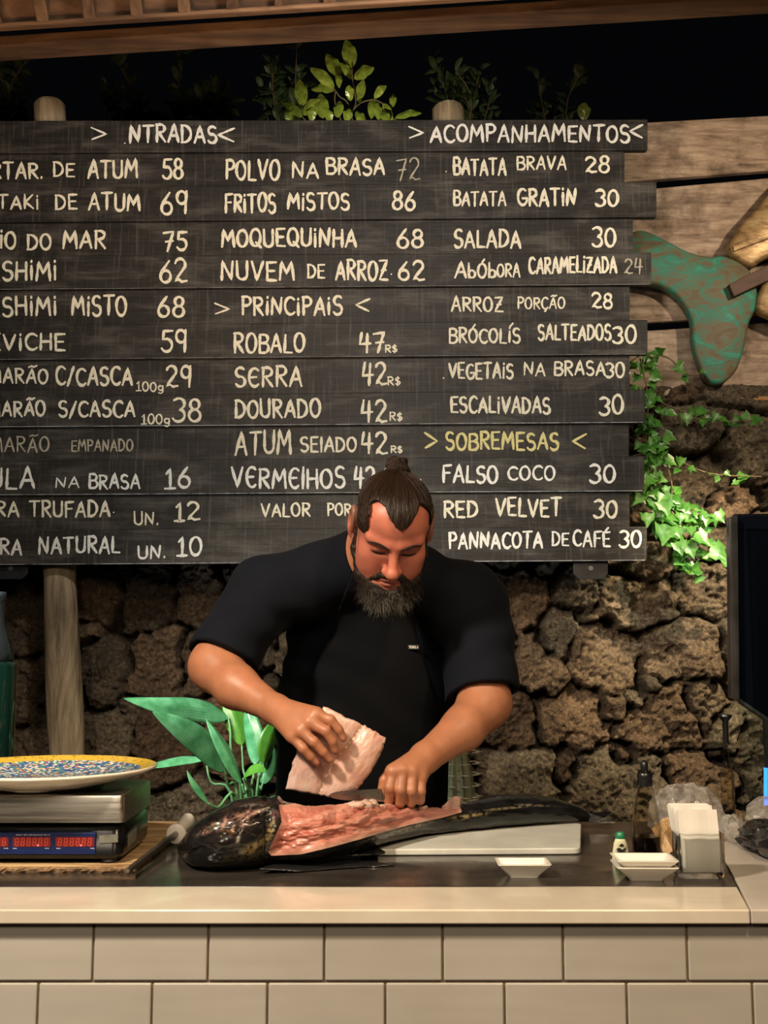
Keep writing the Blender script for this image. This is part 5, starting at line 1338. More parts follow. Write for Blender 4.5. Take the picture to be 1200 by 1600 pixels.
for a in ((350, 1286, 3, 9, .35, pink), (336, 1288, 10, 3, -.3, (0.20, .13, .07)), (321, 1300, 8, 2.6, -.35, pink), (384, 1277, 4, 12, .35, pink), (398, 1270, 13, 3.0, -.25, pink), (412, 1266, 9, 2.2, -.2, sil), (372, 1276, 10, 4, -.3, (.22, .12, .09)),
          (363, 1297, 6, 5, 0, (.20, .10, .04)), (373, 1306, 2, 9, .2, sil), (390, 1328, 8, 5, -.4, gold), (400, 1322, 12, 4, -.6, gold), (424, 1297, 5, 12, .4, gold), (414, 1312, 8, 6, -.6, (.13, .09, .03)), (353, 1352, 13, 3, -.2, (.22, .17, .11)),
          (288, 1338, 3, 7, -.3, (.12, .09, .07)), (425, 1352, 15, 1.6, .05, (.4, .4, .35)), (382, 1360, 3, 2, 0, (.5, .45, .4)), (431, 1275, 6, 6, .5, (.10, .05, .045)), (395, 1258, 14, 2, -.1, (.10, .09, .085))):
    paint(*a)
for a in ((735, 1274, 22, 2.0, -.12, (.22, .17, .08)), (720, 1278, 9, 2.5, -.1, (.26, .20, .09)), (650, 1291, 16, 2, -.25, (.28, .23, .15)), (790, 1263, 30, 1.5, -.1, (.16, .13, .08)), (600, 1307, 36, 2.4, -.26, (.16, .13, .10)), (632, 1296, 26, 2.0, -.25, (.18, .15, .11)), (830, 1258, 25, 1.3, .05, (.13, .11, .08))):
    paint(*a)
FL = np.zeros(FP.shape)
dp = np.clip(0.5+0.55*fbm(PX/30, PY/8, oct=4, seed=61)+0.25*ribs, 0, 1)[..., None]
FL = np.array([0.36, 0.10, 0.07])*(1-dp)+np.array([0.58, 0.265, 0.20])*dp
rim = np.exp(-zd/3.2)[..., None]; FL = FL*(1-rim*.75)+np.array([0.60, 0.44, 0.33])*rim*.75
redw = np.exp(-((PX-450)/40)**2)[..., None]*0.5; FL = FL*(1-redw)+np.array([0.33, 0.085, 0.055])*redw
pw = np.clip((PX-600)/100, 0, 1)[..., None]*0.6; FL = FL*(1-pw)+np.array([0.54, 0.28, 0.24])*pw
I = np.arange(NS*NT).reshape(NS, NT)
Q = np.stack([I[:-1], np.roll(I, -1, 1)[:-1], np.roll(I, -1, 1)[1:], I[1:]], -1).reshape(-1, 4)
zf = zin.ravel()[Q].sum(1) >= 3
# pull the vertices along the cut onto the cut line so that its edge runs clean
def nearest(px, py, poly):
    bd_ = np.full(px.shape, 1e9); ox = px.copy(); oy = py.copy(); n = len(poly)
    for i in range(n):
        x0, y0 = poly[i]; x1, y1 = poly[(i+1) % n]; dx, dy = x1-x0, y1-y0
        t = np.clip(((px-x0)*dx+(py-y0)*dy)/(dx*dx+dy*dy+1e-9), 0, 1); qx = x0+t*dx; qy = y0+t*dy; dd = np.hypot(px-qx, py-qy)
        m = dd < bd_; bd_ = np.where(m, dd, bd_); ox = np.where(m, qx, ox); oy = np.where(m, qy, oy)
    return ox, oy, bd_
cntz = np.zeros(NS*NT); cnta = np.zeros(NS*NT); np.add.at(cntz, Q[zf].ravel(), 1); np.add.at(cnta, Q.ravel(), 1)
bv = np.where((cntz > 0) & (cntz < cnta))[0]
pxa, pya = proj(FP.reshape(-1, 3)[bv]); ox, oy, bd_ = nearest(pxa, pya, ZONE)
mv = (bd_ < 5)[:, None]*np.stack([(ox-pxa), np.zeros(len(bv)), -(oy-pya)], 1)/720.0
FPf = FP.reshape(-1, 3); FPf[bv] += mv*0.95; FP = FPf.reshape(NS, NT, 3)
fx0, fx1 = cent[60], cent[NS-40]
m_fish, nt, b = new_mat('wet_black_skin'); setc(b, (0.01, 0.01, 0.01), 0.22, spec=0.4, coat=0.25)
nt.links.new(attr(nt, 'tone'), b.inputs['Base Color']); b.inputs['Coat Roughness'].default_value = 0.12
ff = noise(nt, texco(nt), 120, 4); nt.links.new(ramp(nt, noise(nt, texco(nt), 25, 4), [(0.3, (.12,)*3), (.7, (.30,)*3)]), b.inputs['Roughness']); bump(nt, b, ff, 0.12, 0.002)
m_flesh, nt, b = new_mat('raw_flesh'); setc(b, (0.6, 0.3, 0.2), 0.34, spec=0.5, sss=0.25)
b.inputs['Subsurface Radius'].default_value = (0.012, 0.004, 0.003)
nt.links.new(attr(nt, 'tone'), b.inputs['Base Color']); bump(nt, b, noise(nt, texco(nt, scale=(60, 120, 120)), 1.0, 5), 0.25, 0.002)
fish = thing('fish', 'large black skinned fish with one side cut open to pink flesh, lying on the counter', 'fish', tuple(Vector(cent[NS//2])))
def sub(V, Q, sel):
    q = Q[sel]; u, inv = np.unique(q.ravel(), return_inverse=True); return V.reshape(-1, 3)[u], inv.reshape(-1, 4), u
v, q, u = sub(FP, Q, ~zf)
capf = []
body_f = q.tolist()
lookup = {int(k): i for i, k in enumerate(u)}
body_f.append([lookup[int(k)] for k in I[0]][::-1]); body_f.append([lookup[int(k)] for k in I[-1]])
fb = make('body', v, body_f, m_fish, fish, smooth=True); vattr(fb, 'tone', np.clip(COLR.reshape(-1, 3)[u], .003, 1))
v, q, u = sub(FP, Q, zf)
fo = make('exposed_flesh', v, q.tolist(), m_flesh, fish, smooth=True); vattr(fo, 'tone', np.clip(FL.reshape(-1, 3)[u], .01, 1)); fo['label'] = 'pink cut flesh with rib marks'
# eye
ie = np.argmin((PX-352)**2+(PY-1303)**2+np.where(vis[None], 0, 1e6)); ep = FP.reshape(-1, 3)[ie]; en = nrm.reshape(-1, 3)[ie]
m_eye = plain('fish_eye', (0.02, 0.016, 0.012), 0.08, 0.3, 60, coat=0.5)
mb = MB(); mb.lathe([(0, -0.009)]+[(0.009*math.cos(a), 0.009*math.sin(a)) for a in np.linspace(-1.4, 1.4, 10)]+[(0, 0.009)], tuple(ep-en*0.005), 20); mb.obj('eye', m_eye, fish, smooth=True)
# pectoral fin spread on the counter
m_fin, nt, b = new_mat('black_fin'); setc(b, (0.010, 0.010, 0.011), 0.3, coat=0.3); bump(nt, b, noise(nt, texco(nt, scale=(14, 90, 10), rot=(0, 0, math.radians(-12))), 2, 3), 0.6, 0.004)
def fin(name, edge_a, edge_b, za, zb0, th_=0.0022, n=24):
    ca = catmull([G(*p_, za) for p_ in edge_a], 6); cb = catmull([G(*p_, zb0) for p_ in edge_b], 6); k = min(len(ca), len(cb))
    rows = [[ca[i].lerp(cb[i], j/n)+Vector((0, 0, 0.0012*math.sin(j*2.2)*(0.3+j/n))) for j in range(n+1)] for i in range(k)]
    m = MB(); m.grid(rows); o = m.obj(name, m_fin, fish, smooth=True); s = o.modifiers.new('thick', 'SOLIDIFY'); s.thickness = th_; s.offset = 1
    return o
fin('pectoral_fin', [(470, 1338), (440, 1346), (420, 1352), (405, 1357)], [(556, 1344), (616, 1351), (560, 1354), (470, 1361)], CT+0.012, CT+0.004)
fin('pectoral_fin', [(520, 1326), (500, 1332), (480, 1338)], [(580, 1320), (602, 1332), (580, 1335)], CT+0.020, CT+0.0165)
tr = MB()
tpt = cent[-1]
fin_t = [P(918, 1272, tpt[1]-.01), P(955, 1270, tpt[1]+.05), P(940, 1281, tpt[1]+.01), P(962, 1287, tpt[1]-.02), P(920, 1287, tpt[1]-.015)]
tr.prism([Vector((p_.x, p_.y, max(p_.z, CT+CBT+.003))) for p_ in fin_t], (0, 0.002, 0.003)); tr.obj('tail_fin', m_fin, fish)
# loose flap of skin and torn flesh
m_flap = plain('pale_flesh', (0.52, 0.33, 0.27), 0.4, 0.25, 60, 0.4, sss=0.15)
i0 = np.argmin(np.abs(xs_-706)); yF = cent[i0][1]-0.004
fl_ = [[P(692+4*k+3*(j/7)*k/6-(j/7)*1.5, 1266-(22*(j/7))*(0.15+0.85*math.sin(min(1, k/6.0)*1.9)) if True else 0, yF+0.006*math.sin(k)) for k in range(8)] for j in range(8)]
fo2 = MB().grid(fl_).obj('skin_flap', m_flap, fish, smooth=True); s = fo2.modifiers.new('thick', 'SOLIDIFY'); s.thickness = 0.004
rg = np.random.default_rng(8)
mb = MB()
for k in range(22):
    px = rg.normal(580, 15) if k < 14 else rg.uniform(600, 715); py = 1261-rg.uniform(-3, 7)*math.exp(-((px-578)/22)**2)+rg.uniform(-2, 3)
    r = rg.uniform(0.003, 0.011)*(1 if k < 14 else 0.45); el_ = rg.uniform(1.0, 2.6); i0 = np.argmin(np.abs(xs_-px)); c = P(px, py, cent[i0][1]-0.02); ax = rg.normal(size=3)
    vv = []
    for a in np.linspace(0, math.pi, 7):
        for bq in np.linspace(0, 2*math.pi, 10, endpoint=False):
            rr_ = r*(1+rg.uniform(-.25, .25)); vv.append((c.x+el_*rr_*math.sin(a)*math.cos(bq), c.y+rr_*math.sin(a)*math.sin(bq), c.z+rr_*math.cos(a)))
    mb.add(vv, [(i*10+j, i*10+(j+1) % 10, (i+1)*10+(j+1) % 10, (i+1)*10+j) for i in range(6) for j in range(10)])
tf_ = mb.obj('torn_flesh', m_flap, fish, smooth=True); tf_['kind'] = 'stuff'

# ------------------------------------------------------------------ FILLET held in the hand
FYL = 2.439
Lc = [(506, 1104), (484, 1140), (464, 1172), (455, 1200), (446, 1233)]
Sc = [(567, 1132), (548, 1160), (527, 1185), (510, 1212), (499, 1243)]
Rc = [(603, 1153), (599, 1172), (580, 1206), (560, 1232), (531, 1247)]
def pl(c, v):
    t = v*(len(c)-1); i = min(int(t), len(c)-2); f = t-i; return (c[i][0]*(1-f)+c[i+1][0]*f, c[i][1]*(1-f)+c[i+1][1]*f)
NV, NU = 90, 110
def fil(front):
    R_ = np.zeros((NV, NU, 3)); 
    for i in range(NV):
        v = i/(NV-1); l, s, r = pl(Lc, v), pl(Sc, v), pl(Rc, v)
        for j in range(NU):
            u = j/(NU-1)
            if u < .5: w = u*2; x = l[0]*(1-w)+s[0]*w; y = l[1]*(1-w)+s[1]*w
            else: w = u*2-1; x = s[0]*(1-w)+r[0]*w; y = s[1]*(1-w)+r[1]*w
            bu = max(0, math.sin(math.pi*w))**0.55*max(0.0, math.sin(math.pi*min(1, max(0, v))))**0.25
            x += 2.0*vn(u*9, v*22, 1)*(1 if u in (0, 1) or j < 4 or j > NU-5 else .3); y += 2.2*vn(u*18, v*5, 2)*(abs(v-.5)*2)**3
            d = 0.016*bu+0.0014*vn(u*7+3, v*5, 5)+0.0007*vn(u*30, v*9, 6)+0.0004*vn(u*60, v*30, 7)
            Y = FYL-0.006*(v-.5)-d if front else FYL+0.007*(0.2+bu)-0.006*(v-.5)
            R_[i, j] = P(x, y, Y)
    return R_
def vn(a, b_, s): return float(vnoise(np.array([a]), np.array([b_]), np.array([0.5]), s)[0])
FA = fil(True); FB = fil(False)
I = np.arange(NV*NU).reshape(NV, NU); o2 = NV*NU
Q = np.stack([I[:-1, :-1], I[:-1, 1:], I[1:, 1:], I[1:, :-1]], -1).reshape(-1, 4)
ring = list(I[0])+list(I[1:, -1])+list(I[-1, ::-1][1:])+list(I[::-1, 0][1:-1])
F_ = Q.tolist()+(Q[:, ::-1]+o2).tolist()+[(ring[k], ring[(k+1) % len(ring)], ring[(k+1) % len(ring)]+o2, ring[k]+o2) for k in range(len(ring))]
uu, vv = np.meshgrid(np.linspace(0, 1, NU), np.linspace(0, 1, NV))
tn = np.clip(0.5+0.5*fbm(uu*7, vv*5, oct=4, seed=3)+0.2*fbm(uu*26, vv*12, oct=2, seed=6), 0, 1)[..., None]
FC = np.array([0.50, 0.25, 0.185])*(1-tn)+np.array([0.62, 0.42, 0.345])*tn
lo = np.clip((vv-.55)*2.2, 0, 1)[..., None]*0.5; FC = FC*(1-lo)+np.array([0.62, 0.46, 0.41])*lo
se_ = np.exp(-((uu-.5)/.022)**2)[..., None]*0.85; FC = FC*(1-se_)+np.array([0.36, 0.19, 0.13])*se_
sh_ = np.exp(-((uu-.497)/.010)**2)[..., None]*np.clip(fbm(uu*3, vv*40, oct=2, seed=12)*2, 0, 1)[..., None]; FC = FC*(1-sh_)+np.array([0.85, 0.78, 0.66])*sh_
br_ = (np.exp(-((uu-.99)/.05)**2)*np.exp(-((vv-.32)/.22)**2)*np.clip(0.6+fbm(uu*20, vv*20, oct=2, seed=15), 0, 1))[..., None]; FC = FC*(1-br_*.8)+np.array([0.24, 0.13, 0.07])*br_*.8
lf_ = (np.exp(-((uu-.06)/.08)**2)*np.clip(0.4+fbm(uu*30, vv*14, oct=3, seed=25), 0, 1))[..., None]; FC = FC*(1-lf_*.7)+np.array([0.64, 0.50, 0.49])*lf_*.7
flo = make('fish_fillet', np.concatenate([FA.reshape(-1, 3), FB.reshape(-1, 3)]), F_, m_flesh, smooth=True)
vattr(flo, 'tone', np.clip(np.concatenate([FC.reshape(-1, 3)]*2), 0, 1))
tag(flo, 'pale pink fish fillet slab held up between fingers above the fish', 'fillet')

# ------------------------------------------------------------------ KNIFE
m_bladem, nt, b = new_mat('knife_steel'); setc(b, (0.40, 0.38, 0.35), 0.30, metal=1.0)
f = noise(nt, texco(nt, scale=(4, 30, 60)), 3, 4); nt.links.new(ramp(nt, f, [(.3, (.24,)*3), (.7, (.40,)*3)]), b.inputs['Roughness'])
KY = 2.400
def K(x, y, dy=0.0): return P(x, y, KY+(x-512)/90*0.056+dy)
kn = thing('knife', 'kitchen knife with dark handle gripped in the fist above the fish', 'knife', tuple(K(600, 1242)))
spine = [(513, 1243), (518, 1239.5), (528, 1237), (545, 1235.5), (575, 1233.5), (603, 1232)]
edge_ = [(513.5, 1244), (520, 1247), (532, 1249.5), (550, 1251), (575, 1252), (603, 1252.5)]
sp1 = catmull([K(x, y, -.0009) for x, y in spine], 4); sp2 = catmull([K(x, y, .0009) for x, y in spine], 4); ed = catmull([K(x, y) for x, y in edge_], 4)
md1 = [a.lerp(c, .55)+Vector((0, -.0006, 0)) for a, c in zip(sp1, ed)]; md2 = [a.lerp(c, .55)+Vector((0, .0006, 0)) for a, c in zip(sp2, ed)]
mb = MB(); n = len(ed); rows = [[sp1[i], md1[i], ed[i], md2[i], sp2[i], sp1[i]] for i in range(n)]; mb.grid(rows)
mb.obj('blade', m_bladem, kn, auto=25)
h0 = K(600, 1241); h1 = K(665, 1237); hdv = (h1-h0)
mb = MB(); loops = []
for t, w, hh_ in ((0, .0075, .0125), (.05, .009, .0135), (.3, .0095, .0125), (.6, .010, .0135), (.9, .010, .0145), (1.0, .007, .010)):
    c = h0+hdv*t; loops.append([c+Vector((0.0, w*math.cos(a), hh_*math.sin(a))) for a in np.linspace(0, 2*math.pi, 20, endpoint=False)])
loft(mb, loops).obj('handle', m_blk, kn, smooth=False, auto=40)
# ------------------------------------------------------------------ PERSON
HC = np.array(P(613, 819, 2.52), np.float32); HS = 1.10
def rotm(axis, deg): return np.array(Matrix.Rotation(math.radians(deg), 3, axis), np.float32)
HR = rotm('Y', 10)@rotm('X', 43)@rotm('Z', 9)          # roll, nod down, small turn
def h2w(l): return HC+HS*(HR@np.asarray(l, np.float32))
def vecf(p): return np.array(p, np.float32)
def J(px, py, Y): return vecf(P(px, py, Y))
# joints
NB = J(592, 870, 2.80); CH = J(583, 985, 2.93); BE = J(568, 1130, 3.02); PE = J(566, 1275, 3.06)
SL = J(420, 922, 2.74); EL = J(336, 1040, 2.62); WL = J(432, 1109, 2.47)
SR = J(733, 938, 2.77); ER = J(758, 1098, 2.68); WR = J(664, 1184, 2.525)
FA_L = EL*0.55+WL*0.45+vecf((-0.012, 0, -0.004)); FA_R = ER*0.55+WR*0.45+vecf((0.010, 0, -0.004))

def head_l(p):
    d = ell(p, (0, 0.008, 0.021), (.0755, .090, .080))
    d = smin(d, ell(p, (0, -.042, .042), (.064, .050, .052)), .03)
    d = smin(d, ell(p, (0, -.026, -.035), (.064, .064, .088)), .03)
    for s in (-1, 1):
        d = smin(d, rcone(p, (s*.056, .002, -.055), (s*.026, -.068, -.104), .024, .022), .03)
        d = smin(d, ell(p, (s*.044, -.058, -.030), (.026, .024, .024)), .02)
        d = smin(d, ell(p, (s*.040, -.052, -.062), (.028, .030, .032)), .02)
    d = smin(d, ell(p, (0, -.076, -.104), (.030, .022, .022)), .02)
    for s in (-1, 1):
        d = smin(d, rcone(p, (s*.050, -.073, .017), (s*.012, -.090, .012), .010, .010), .014)
    for s in (-1, 1):
        d = smax(d, -ell(p, (s*.031, -.100, -.004), (.017, .016, .011)), .012)
        d = smin(d, ell(p, (s*.031, -.0755, -.003), (.0170, .0135, .0120)), .004)     # lowered lid
        d = smax(d, -rcone(p, (s*.020, -.0935, -.0125), (s*.043, -.0855, -.0120), .0022, .0018), .003)
    d = smin(d, rcone(p, (0, -.089, .006), (0, -.113, -.038), .0080, .0115), .010)
    d = smin(d, ell(p, (0, -.1165, -.042), (.0145, .0135, .0125)), .006)
    for s in (-1, 1): d = smin(d, ell(p, (s*.0128, -.102, -.0455), (.0085, .0115, .0085)), .008)
    for s in (-1, 1): d = smax(d, -ell(p, (s*.0070, -.108, -.0560), (.0040, .006, .004)), .003)
    d = smin(d, ell(p, (0, -.092, -.0725), (.023, .0105, .0060)), .008)
    d = smin(d, ell(p, (0, -.0905, -.0850), (.019, .0110, .0070)), .006)
    d = smax(d, -rcone(p, (-.020, -.0985, -.0790), (.020, -.0985, -.0790), .0022, .0022), .003)
    for s in (-1, 1):
        e = ell(p, (s*.083, .014, -.006), (.012, .023, .036))
        e = smax(e, -ell(p, (s*.093, .010, -.002), (.010, .013, .022)), .006)
        e = smin(e, ell(p, (s*.080, .008, -.036), (.008, .010, .012)), .008)
        d = smin(d, e, .006)
    return d
def head(p): return HS*head_l(((p-HC)@HR)/HS)
def neck(p): return rcone(p, h2w((0, .030, -.055)), NB, .068*HS, .080)
def torso(p):
    d = ell(p, CH, (.215, .145, .235))
    d = smin(d, ell(p, BE, (.228, .175, .230)), .12)
    d = smin(d, ell(p, PE, (.222, .155, .20)), .12)
    d = smin(d, rcone(p, SL+vecf((.03, .01, -.01)), NB, .082, .075), .06)
    d = smin(d, rcone(p, SR+vecf((-.03, .01, -.01)), NB, .082, .075), .06)
    return d
def uarm(p, off=0.0):
    a = rcone(p, SL, EL, .078+off, .056+off); b_ = rcone(p, SR, ER, .078+off, .058+off)
    return np.minimum(a, b_)
def farm(p):
    l = smin(rcone(p, EL, FA_L, .058, .050), rcone(p, FA_L, WL, .050, .030), .02)
    r = smin(rcone(p, ER, FA_R, .060, .050), rcone(p, FA_R, WR, .050, .033), .02)
    return np.minimum(l, r)
# left-of-picture hand: back towards the viewer, fingers laid over the fillet, thumb behind
LM = [J(494, 1117, 2.392), J(484, 1129, 2.383), J(470, 1142, 2.383), J(457, 1150, 2.392)]
LF = [[LM[0], J(516, 1125, 2.384), J(529, 1140, 2.387), J(536, 1153, 2.393)],
      [LM[1], J(509, 1142, 2.372), J(520, 1158, 2.377), J(524, 1172, 2.385)],
      [LM[2], J(490, 1159, 2.372), J(505, 1175, 2.378), J(515, 1187, 2.386)],
      [LM[3], J(474, 1170, 2.378), J(485, 1182, 2.384), J(494, 1191, 2.391)]]
LT = [J(452, 1112, 2.450), J(480, 1118, 2.464), J(505, 1130, 2.466), J(520, 1146, 2.462)]
RM = [J(614, 1206, 2.462), J(629, 1203, 2.462), J(644, 1206, 2.467), J(657, 1213, 2.476)]
RF = [[RM[0], J(609, 1231, 2.446), J(607, 1250, 2.460), J(606, 1254, 2.478)],
      [RM[1], J(626, 1234, 2.446), J(625, 1254, 2.462), J(624, 1255, 2.482)],
      [RM[2], J(643, 1236, 2.452), J(642, 1254, 2.468), J(641, 1254, 2.488)],
      [RM[3], J(657, 1236, 2.464), J(656, 1250, 2.476), J(655, 1250, 2.494)]]
RT = [J(642, 1196, 2.500), J(612, 1204, 2.480), J(600, 1219, 2.464), J(596, 1236, 2.461)]
FR = [(.0128, .0112, .0102, .0088), (.0130, .0114, .0104, .0090), (.0126, .0110, .0100, .0086), (.0114, .0098, .0090, .0078)]
def hand(p, wr, M, F, T, tr=(.018, .014, .0115, .0095)):
    pm = None
    for i in range(4):
        e = rcone(p, wr, M[i], .028 if i in (0, 3) else .029, .0150)
        pm = e if pm is None else smin(pm, e, .012)
    d = smin(pm, rcone(p, T[0], M[0], .017, .012), .015)
    out = d
    sc_f = 1.0 if M is LM else 1.10
    for i in range(4):
        f = chain(p, F[i], [r*sc_f for r in FR[i]], .003)
        k_ = ell(p, F[i][1], (.0108, .0108, .0108)) if i < 3 else f
        out = smin(out, smin(d, smin(f, k_, .004), .007), .0015 if M is LM else .0035)
    t = chain(p, T, tr, .004)
    return np.minimum(out, smin(d, t, .010))
def hands(p):
    d = np.full(len(p), 9.0, np.float32)
    for wr, M, F, T in ((WL, LM, LF, LT), (WR, RM, RF, RT)):
        m = np.linalg.norm(p-(wr+M[1])*0.5, axis=1) < 0.24
        if m.any(): d[m] = np.minimum(d[m], hand(p[m], wr, M, F, T))
        far = ~m; d[far] = np.minimum(d[far], np.linalg.norm(p[far]-(wr+M[1])*0.5, axis=1)-0.13)
    return d
def body(p):
    d = smin(torso(p), uarm(p), .05)
    d = smin(d, farm(p), .03)
    d = smin(d, hands(p), .012)
    hn = smin(head(p), neck(p), .035)
    return smin(d, hn, .05)

m_skin, nt, b = new_mat('skin'); setc(b, (0.45, 0.22, 0.14), 0.46, spec=0.45, sss=0.12)
b.inputs['Subsurface Radius'].default_value = (0.010, 0.004, 0.002)
ff = noise(nt, texco(nt), 28, 5); nt.links.new(mixc(nt, 1.0, attr(nt, 'tone'), ramp(nt, ff, [(.3, (.88, .86, .84)), (.7, (1.1, 1.08, 1.06))]), 'MULTIPLY'), b.inputs['Base Color'])
bump(nt, b, noise(nt, texco(nt), 260, 3), 0.12, 0.002)
person = thing('person', 'bearded person with topknot in black t-shirt and apron, bending over the fish', 'person', (float(PE[0]), float(PE[1]), 0.0))
V, Q = SDF.mesh(body, (-0.52, 2.33, 0.98), (0.42, 3.28, 1.88), 0.0027)
po = make('body', V, Q, m_skin, person, smooth=True)
Vl = ((V-HC)@HR)/HS
tone = np.ones((len(V), 3))*np.array([0.37, 0.152, 0.080])
def gw(c, r): return np.exp(-(((Vl-np.array(c))/np.array(r))**2).sum(1))[:, None]
hw = np.exp(-np.clip(np.linalg.norm(Vl, axis=1)-.13, 0, 1)/.02)[:, None]
tone = tone*(1-hw)+np.array([0.43, 0.138, 0.090])*hw
for c, r, col, a in (((0, -.11, -.042), (.016, .018, .015), (.50, .15, .10), .7), ((.042, -.075, -.035), (.02, .02, .018), (.48, .16, .105), .5), ((-.042, -.075, -.035), (.02, .02, .018), (.48, .16, .105), .5),
                     ((0, -.1, -.073), (.02, .015, .005), (.34, .11, .09), .7), ((0, -.1, -.086), (.018, .015, .006), (.36, .12, .095), .8),
                     ((.031, -.09, -.012), (.016, .012, .0035), (.05, .02, .015), .9), ((-.031, -.09, -.012), (.016, .012, .0035), (.05, .02, .015), .9), ((.031, -.086, .002), (.020, .014, .008), (.27, .085, .055), .6), ((-.031, -.086, .002), (.020, .014, .008), (.27, .085, .055), .6)):
    w_ = np.clip(gw(c, r)*a*1.3, 0, 1); tone = tone*(1-w_)+np.array(col)*w_
for s in (-1, 1):                         # shaved stubble at the temples and sides
    w_ = np.clip(gw((s*.078, .005, .035), (.02, .05, .045))*1.3, 0, .8); tone = tone*(1-w_)+np.array([.13, .075, .055])*w_
nails = [F[3] for F in LF]+[RT[3]]
for F in LF:
    t_ = F[3]; d_ = (F[3]-F[2])/np.linalg.norm(F[3]-F[2]); q = t_+vecf((0, -.007, .0025))
    w_ = np.exp(-(np.linalg.norm(V-q, axis=1)/.0058)**2)[:, None]; tone = tone*(1-w_*.6)+np.array([.58, .27, .20])*w_*.6
vattr(po, 'tone', np.clip(tone, 0, 1))

# surface finder on the head: y on the face for a local (x, z)
def face_y(x, z, off=0.0):
    y = -0.16
    for _ in range(60):
        d = float(head_l(np.array([[x, y, z]], np.float32))[0])
        if d < 4e-4: break
        y += max(d*0.7, 3e-4)
    return y-off
def face_pt(x, z, off=0.0): return Vector(h2w((x, face_y(x, z, off), z)).tolist())

# T-shirt: grown from torso and upper arms, cut at neck and sleeve hems
dL = (EL-SL)/np.linalg.norm(EL-SL); dR = (ER-SR)/np.linalg.norm(ER-SR)
hemL = SL+(EL-SL)*0.90; hemR = SR+(ER-SR)*0.90
def wrinkle(p):
    a = 0.0045*np.sin(p[:, 0]*24+p[:, 2]*38+5*np.sin(p[:, 2]*9))*np.exp(-np.abs(p[:, 0]+0.22)/.13)
    b_ = 0.0045*np.sin(p[:, 0]*-26+p[:, 2]*34+4*np.sin(p[:, 2]*8))*np.exp(-np.abs(p[:, 0]-0.16)/.13)
    c = 0.0035*np.sin(p[:, 2]*50+p[:, 0]*14+3*np.sin(p[:, 0]*11))*np.exp(-((p[:, 2]-1.18)/.12)**2)
    n = 0.010*vnoise(p[:, 0]*8.0+p[:, 2]*5, p[:, 1]*7.0, p[:, 2]*4.5-p[:, 0]*5, 5).astype(np.float32)
    e = 0.006*np.sin((p-EL)@(dL*70)+4*p[:, 0]*10)*np.exp(-(np.linalg.norm(p-(SL*.4+EL*.6), axis=1)/.10)**2)+0.006*np.sin((p-ER)@(dR*62)+3*p[:, 0]*9)*np.exp(-(np.linalg.norm(p-(SR*.45+ER*.55), axis=1)/.11)**2)
    return a+b_+c+n+e
def shirt(p):
    t = torso(p)-0.012
    l = rcone(p, SL, hemL+dL*0.05, .090, .083); r = rcone(p, SR, hemR+dR*0.05, .092, .088)
    l = smax(l, (p-hemL)@(dL*0.90+vecf((.12, -.10, -.25))), .006); r = smax(r, (p-hemR)@dR, .006)
    l = smax(l, -smax(rcone(p, SL, hemL+dL*0.12, .070, .074), -((p-(hemL-dL*0.035))@dL), .004), .004)
    r = smax(r, -smax(rcone(p, SR, hemR+dR*0.12, .072, .079), -((p-(hemR-dR*0.035))@dR), .004), .004)
    d = smin(t, np.minimum(l, r), .045)+wrinkle(p)
    ax = NB-h2w((0, .03, -.055))
    nk = rcone(p, h2w((0, .02, -.10)), NB+ax*0.02, .072*HS, .087)
    return smax(d, -nk, .008)
def cloth(name, col, rough=0.85, var=0.15):
    m, nt, b = new_mat(name); setc(b, col, rough, spec=0.12)
    f = noise(nt, texco(nt), 7, 4); nt.links.new(ramp(nt, f, [(.3, tuple(c*(1-var) for c in col)), (.7, tuple(c*(1+var) for c in col))]), b.inputs['Base Color'])
    n2 = nt.nodes.new('ShaderNodeTexWave'); n2.inputs['Scale'].default_value = 260; nt.links.new(texco(nt), n2.inputs['Vector'])
    bump(nt, b, n2.outputs['Fac'], 0.10, 0.001)
    if 'Sheen Weight' in b.inputs: b.inputs['Sheen Weight'].default_value = 0.015
    return m
m_tee = cloth('navy_jersey', (0.0040, 0.0052, 0.0090)); m_apr = cloth('black_apron_cloth', (0.0032, 0.0035, 0.0048)); m_trs = cloth('black_trouser_cloth', (0.01, 0.01, 0.011))
V, Q = SDF.mesh(shirt, (-0.56, 2.45, 0.90), (0.46, 3.30, 1.72), 0.0045)
tee = make('t_shirt', V, Q, m_tee, person, smooth=True)
# apron: bib and skirt wrapped on the front
def apron(p):
    s = torso(p)-0.012+wrinkle(p)*0.7
    sh = smax(s-0.006, -(s+0.003), .003)
    z = p[:, 2]; half = np.where(z > 1.30, np.minimum(.046+(1.60-z)*0.36, .154), .154+(1.30-z)*0.42); half = np.minimum(half, .225)
    cx = CH[0]+(p[:, 2]-CH[2])*0.05
    d = smax(sh, np.abs(p[:, 0]-cx)-half, .004)
    d = smax(d, z-1.60, .004)
    return smax(d, p[:, 1]-(CH[1]+(1.30-z)*0.22+0.02), .004)
V, Q = SDF.mesh(apron, (-0.36, 2.6, 0.84), (0.32, 3.2, 1.66), 0.0045)
apo = make('apron', V, Q, m_apr, person, smooth=True)
def march(fn, px, py, y0=2.35):
    d = ray(px, py); t = y0/d.y
    for _ in range(200):
        p = np.array([[d.x*t, d.y*t, CAMZ+d.z*t]], np.float32); s = float(fn(p)[0])
        if s < 3e-4: break
        t += max(s*0.6, 2e-4)
        if t*d.y > 3.4: break
    return Vector(p[0].tolist())
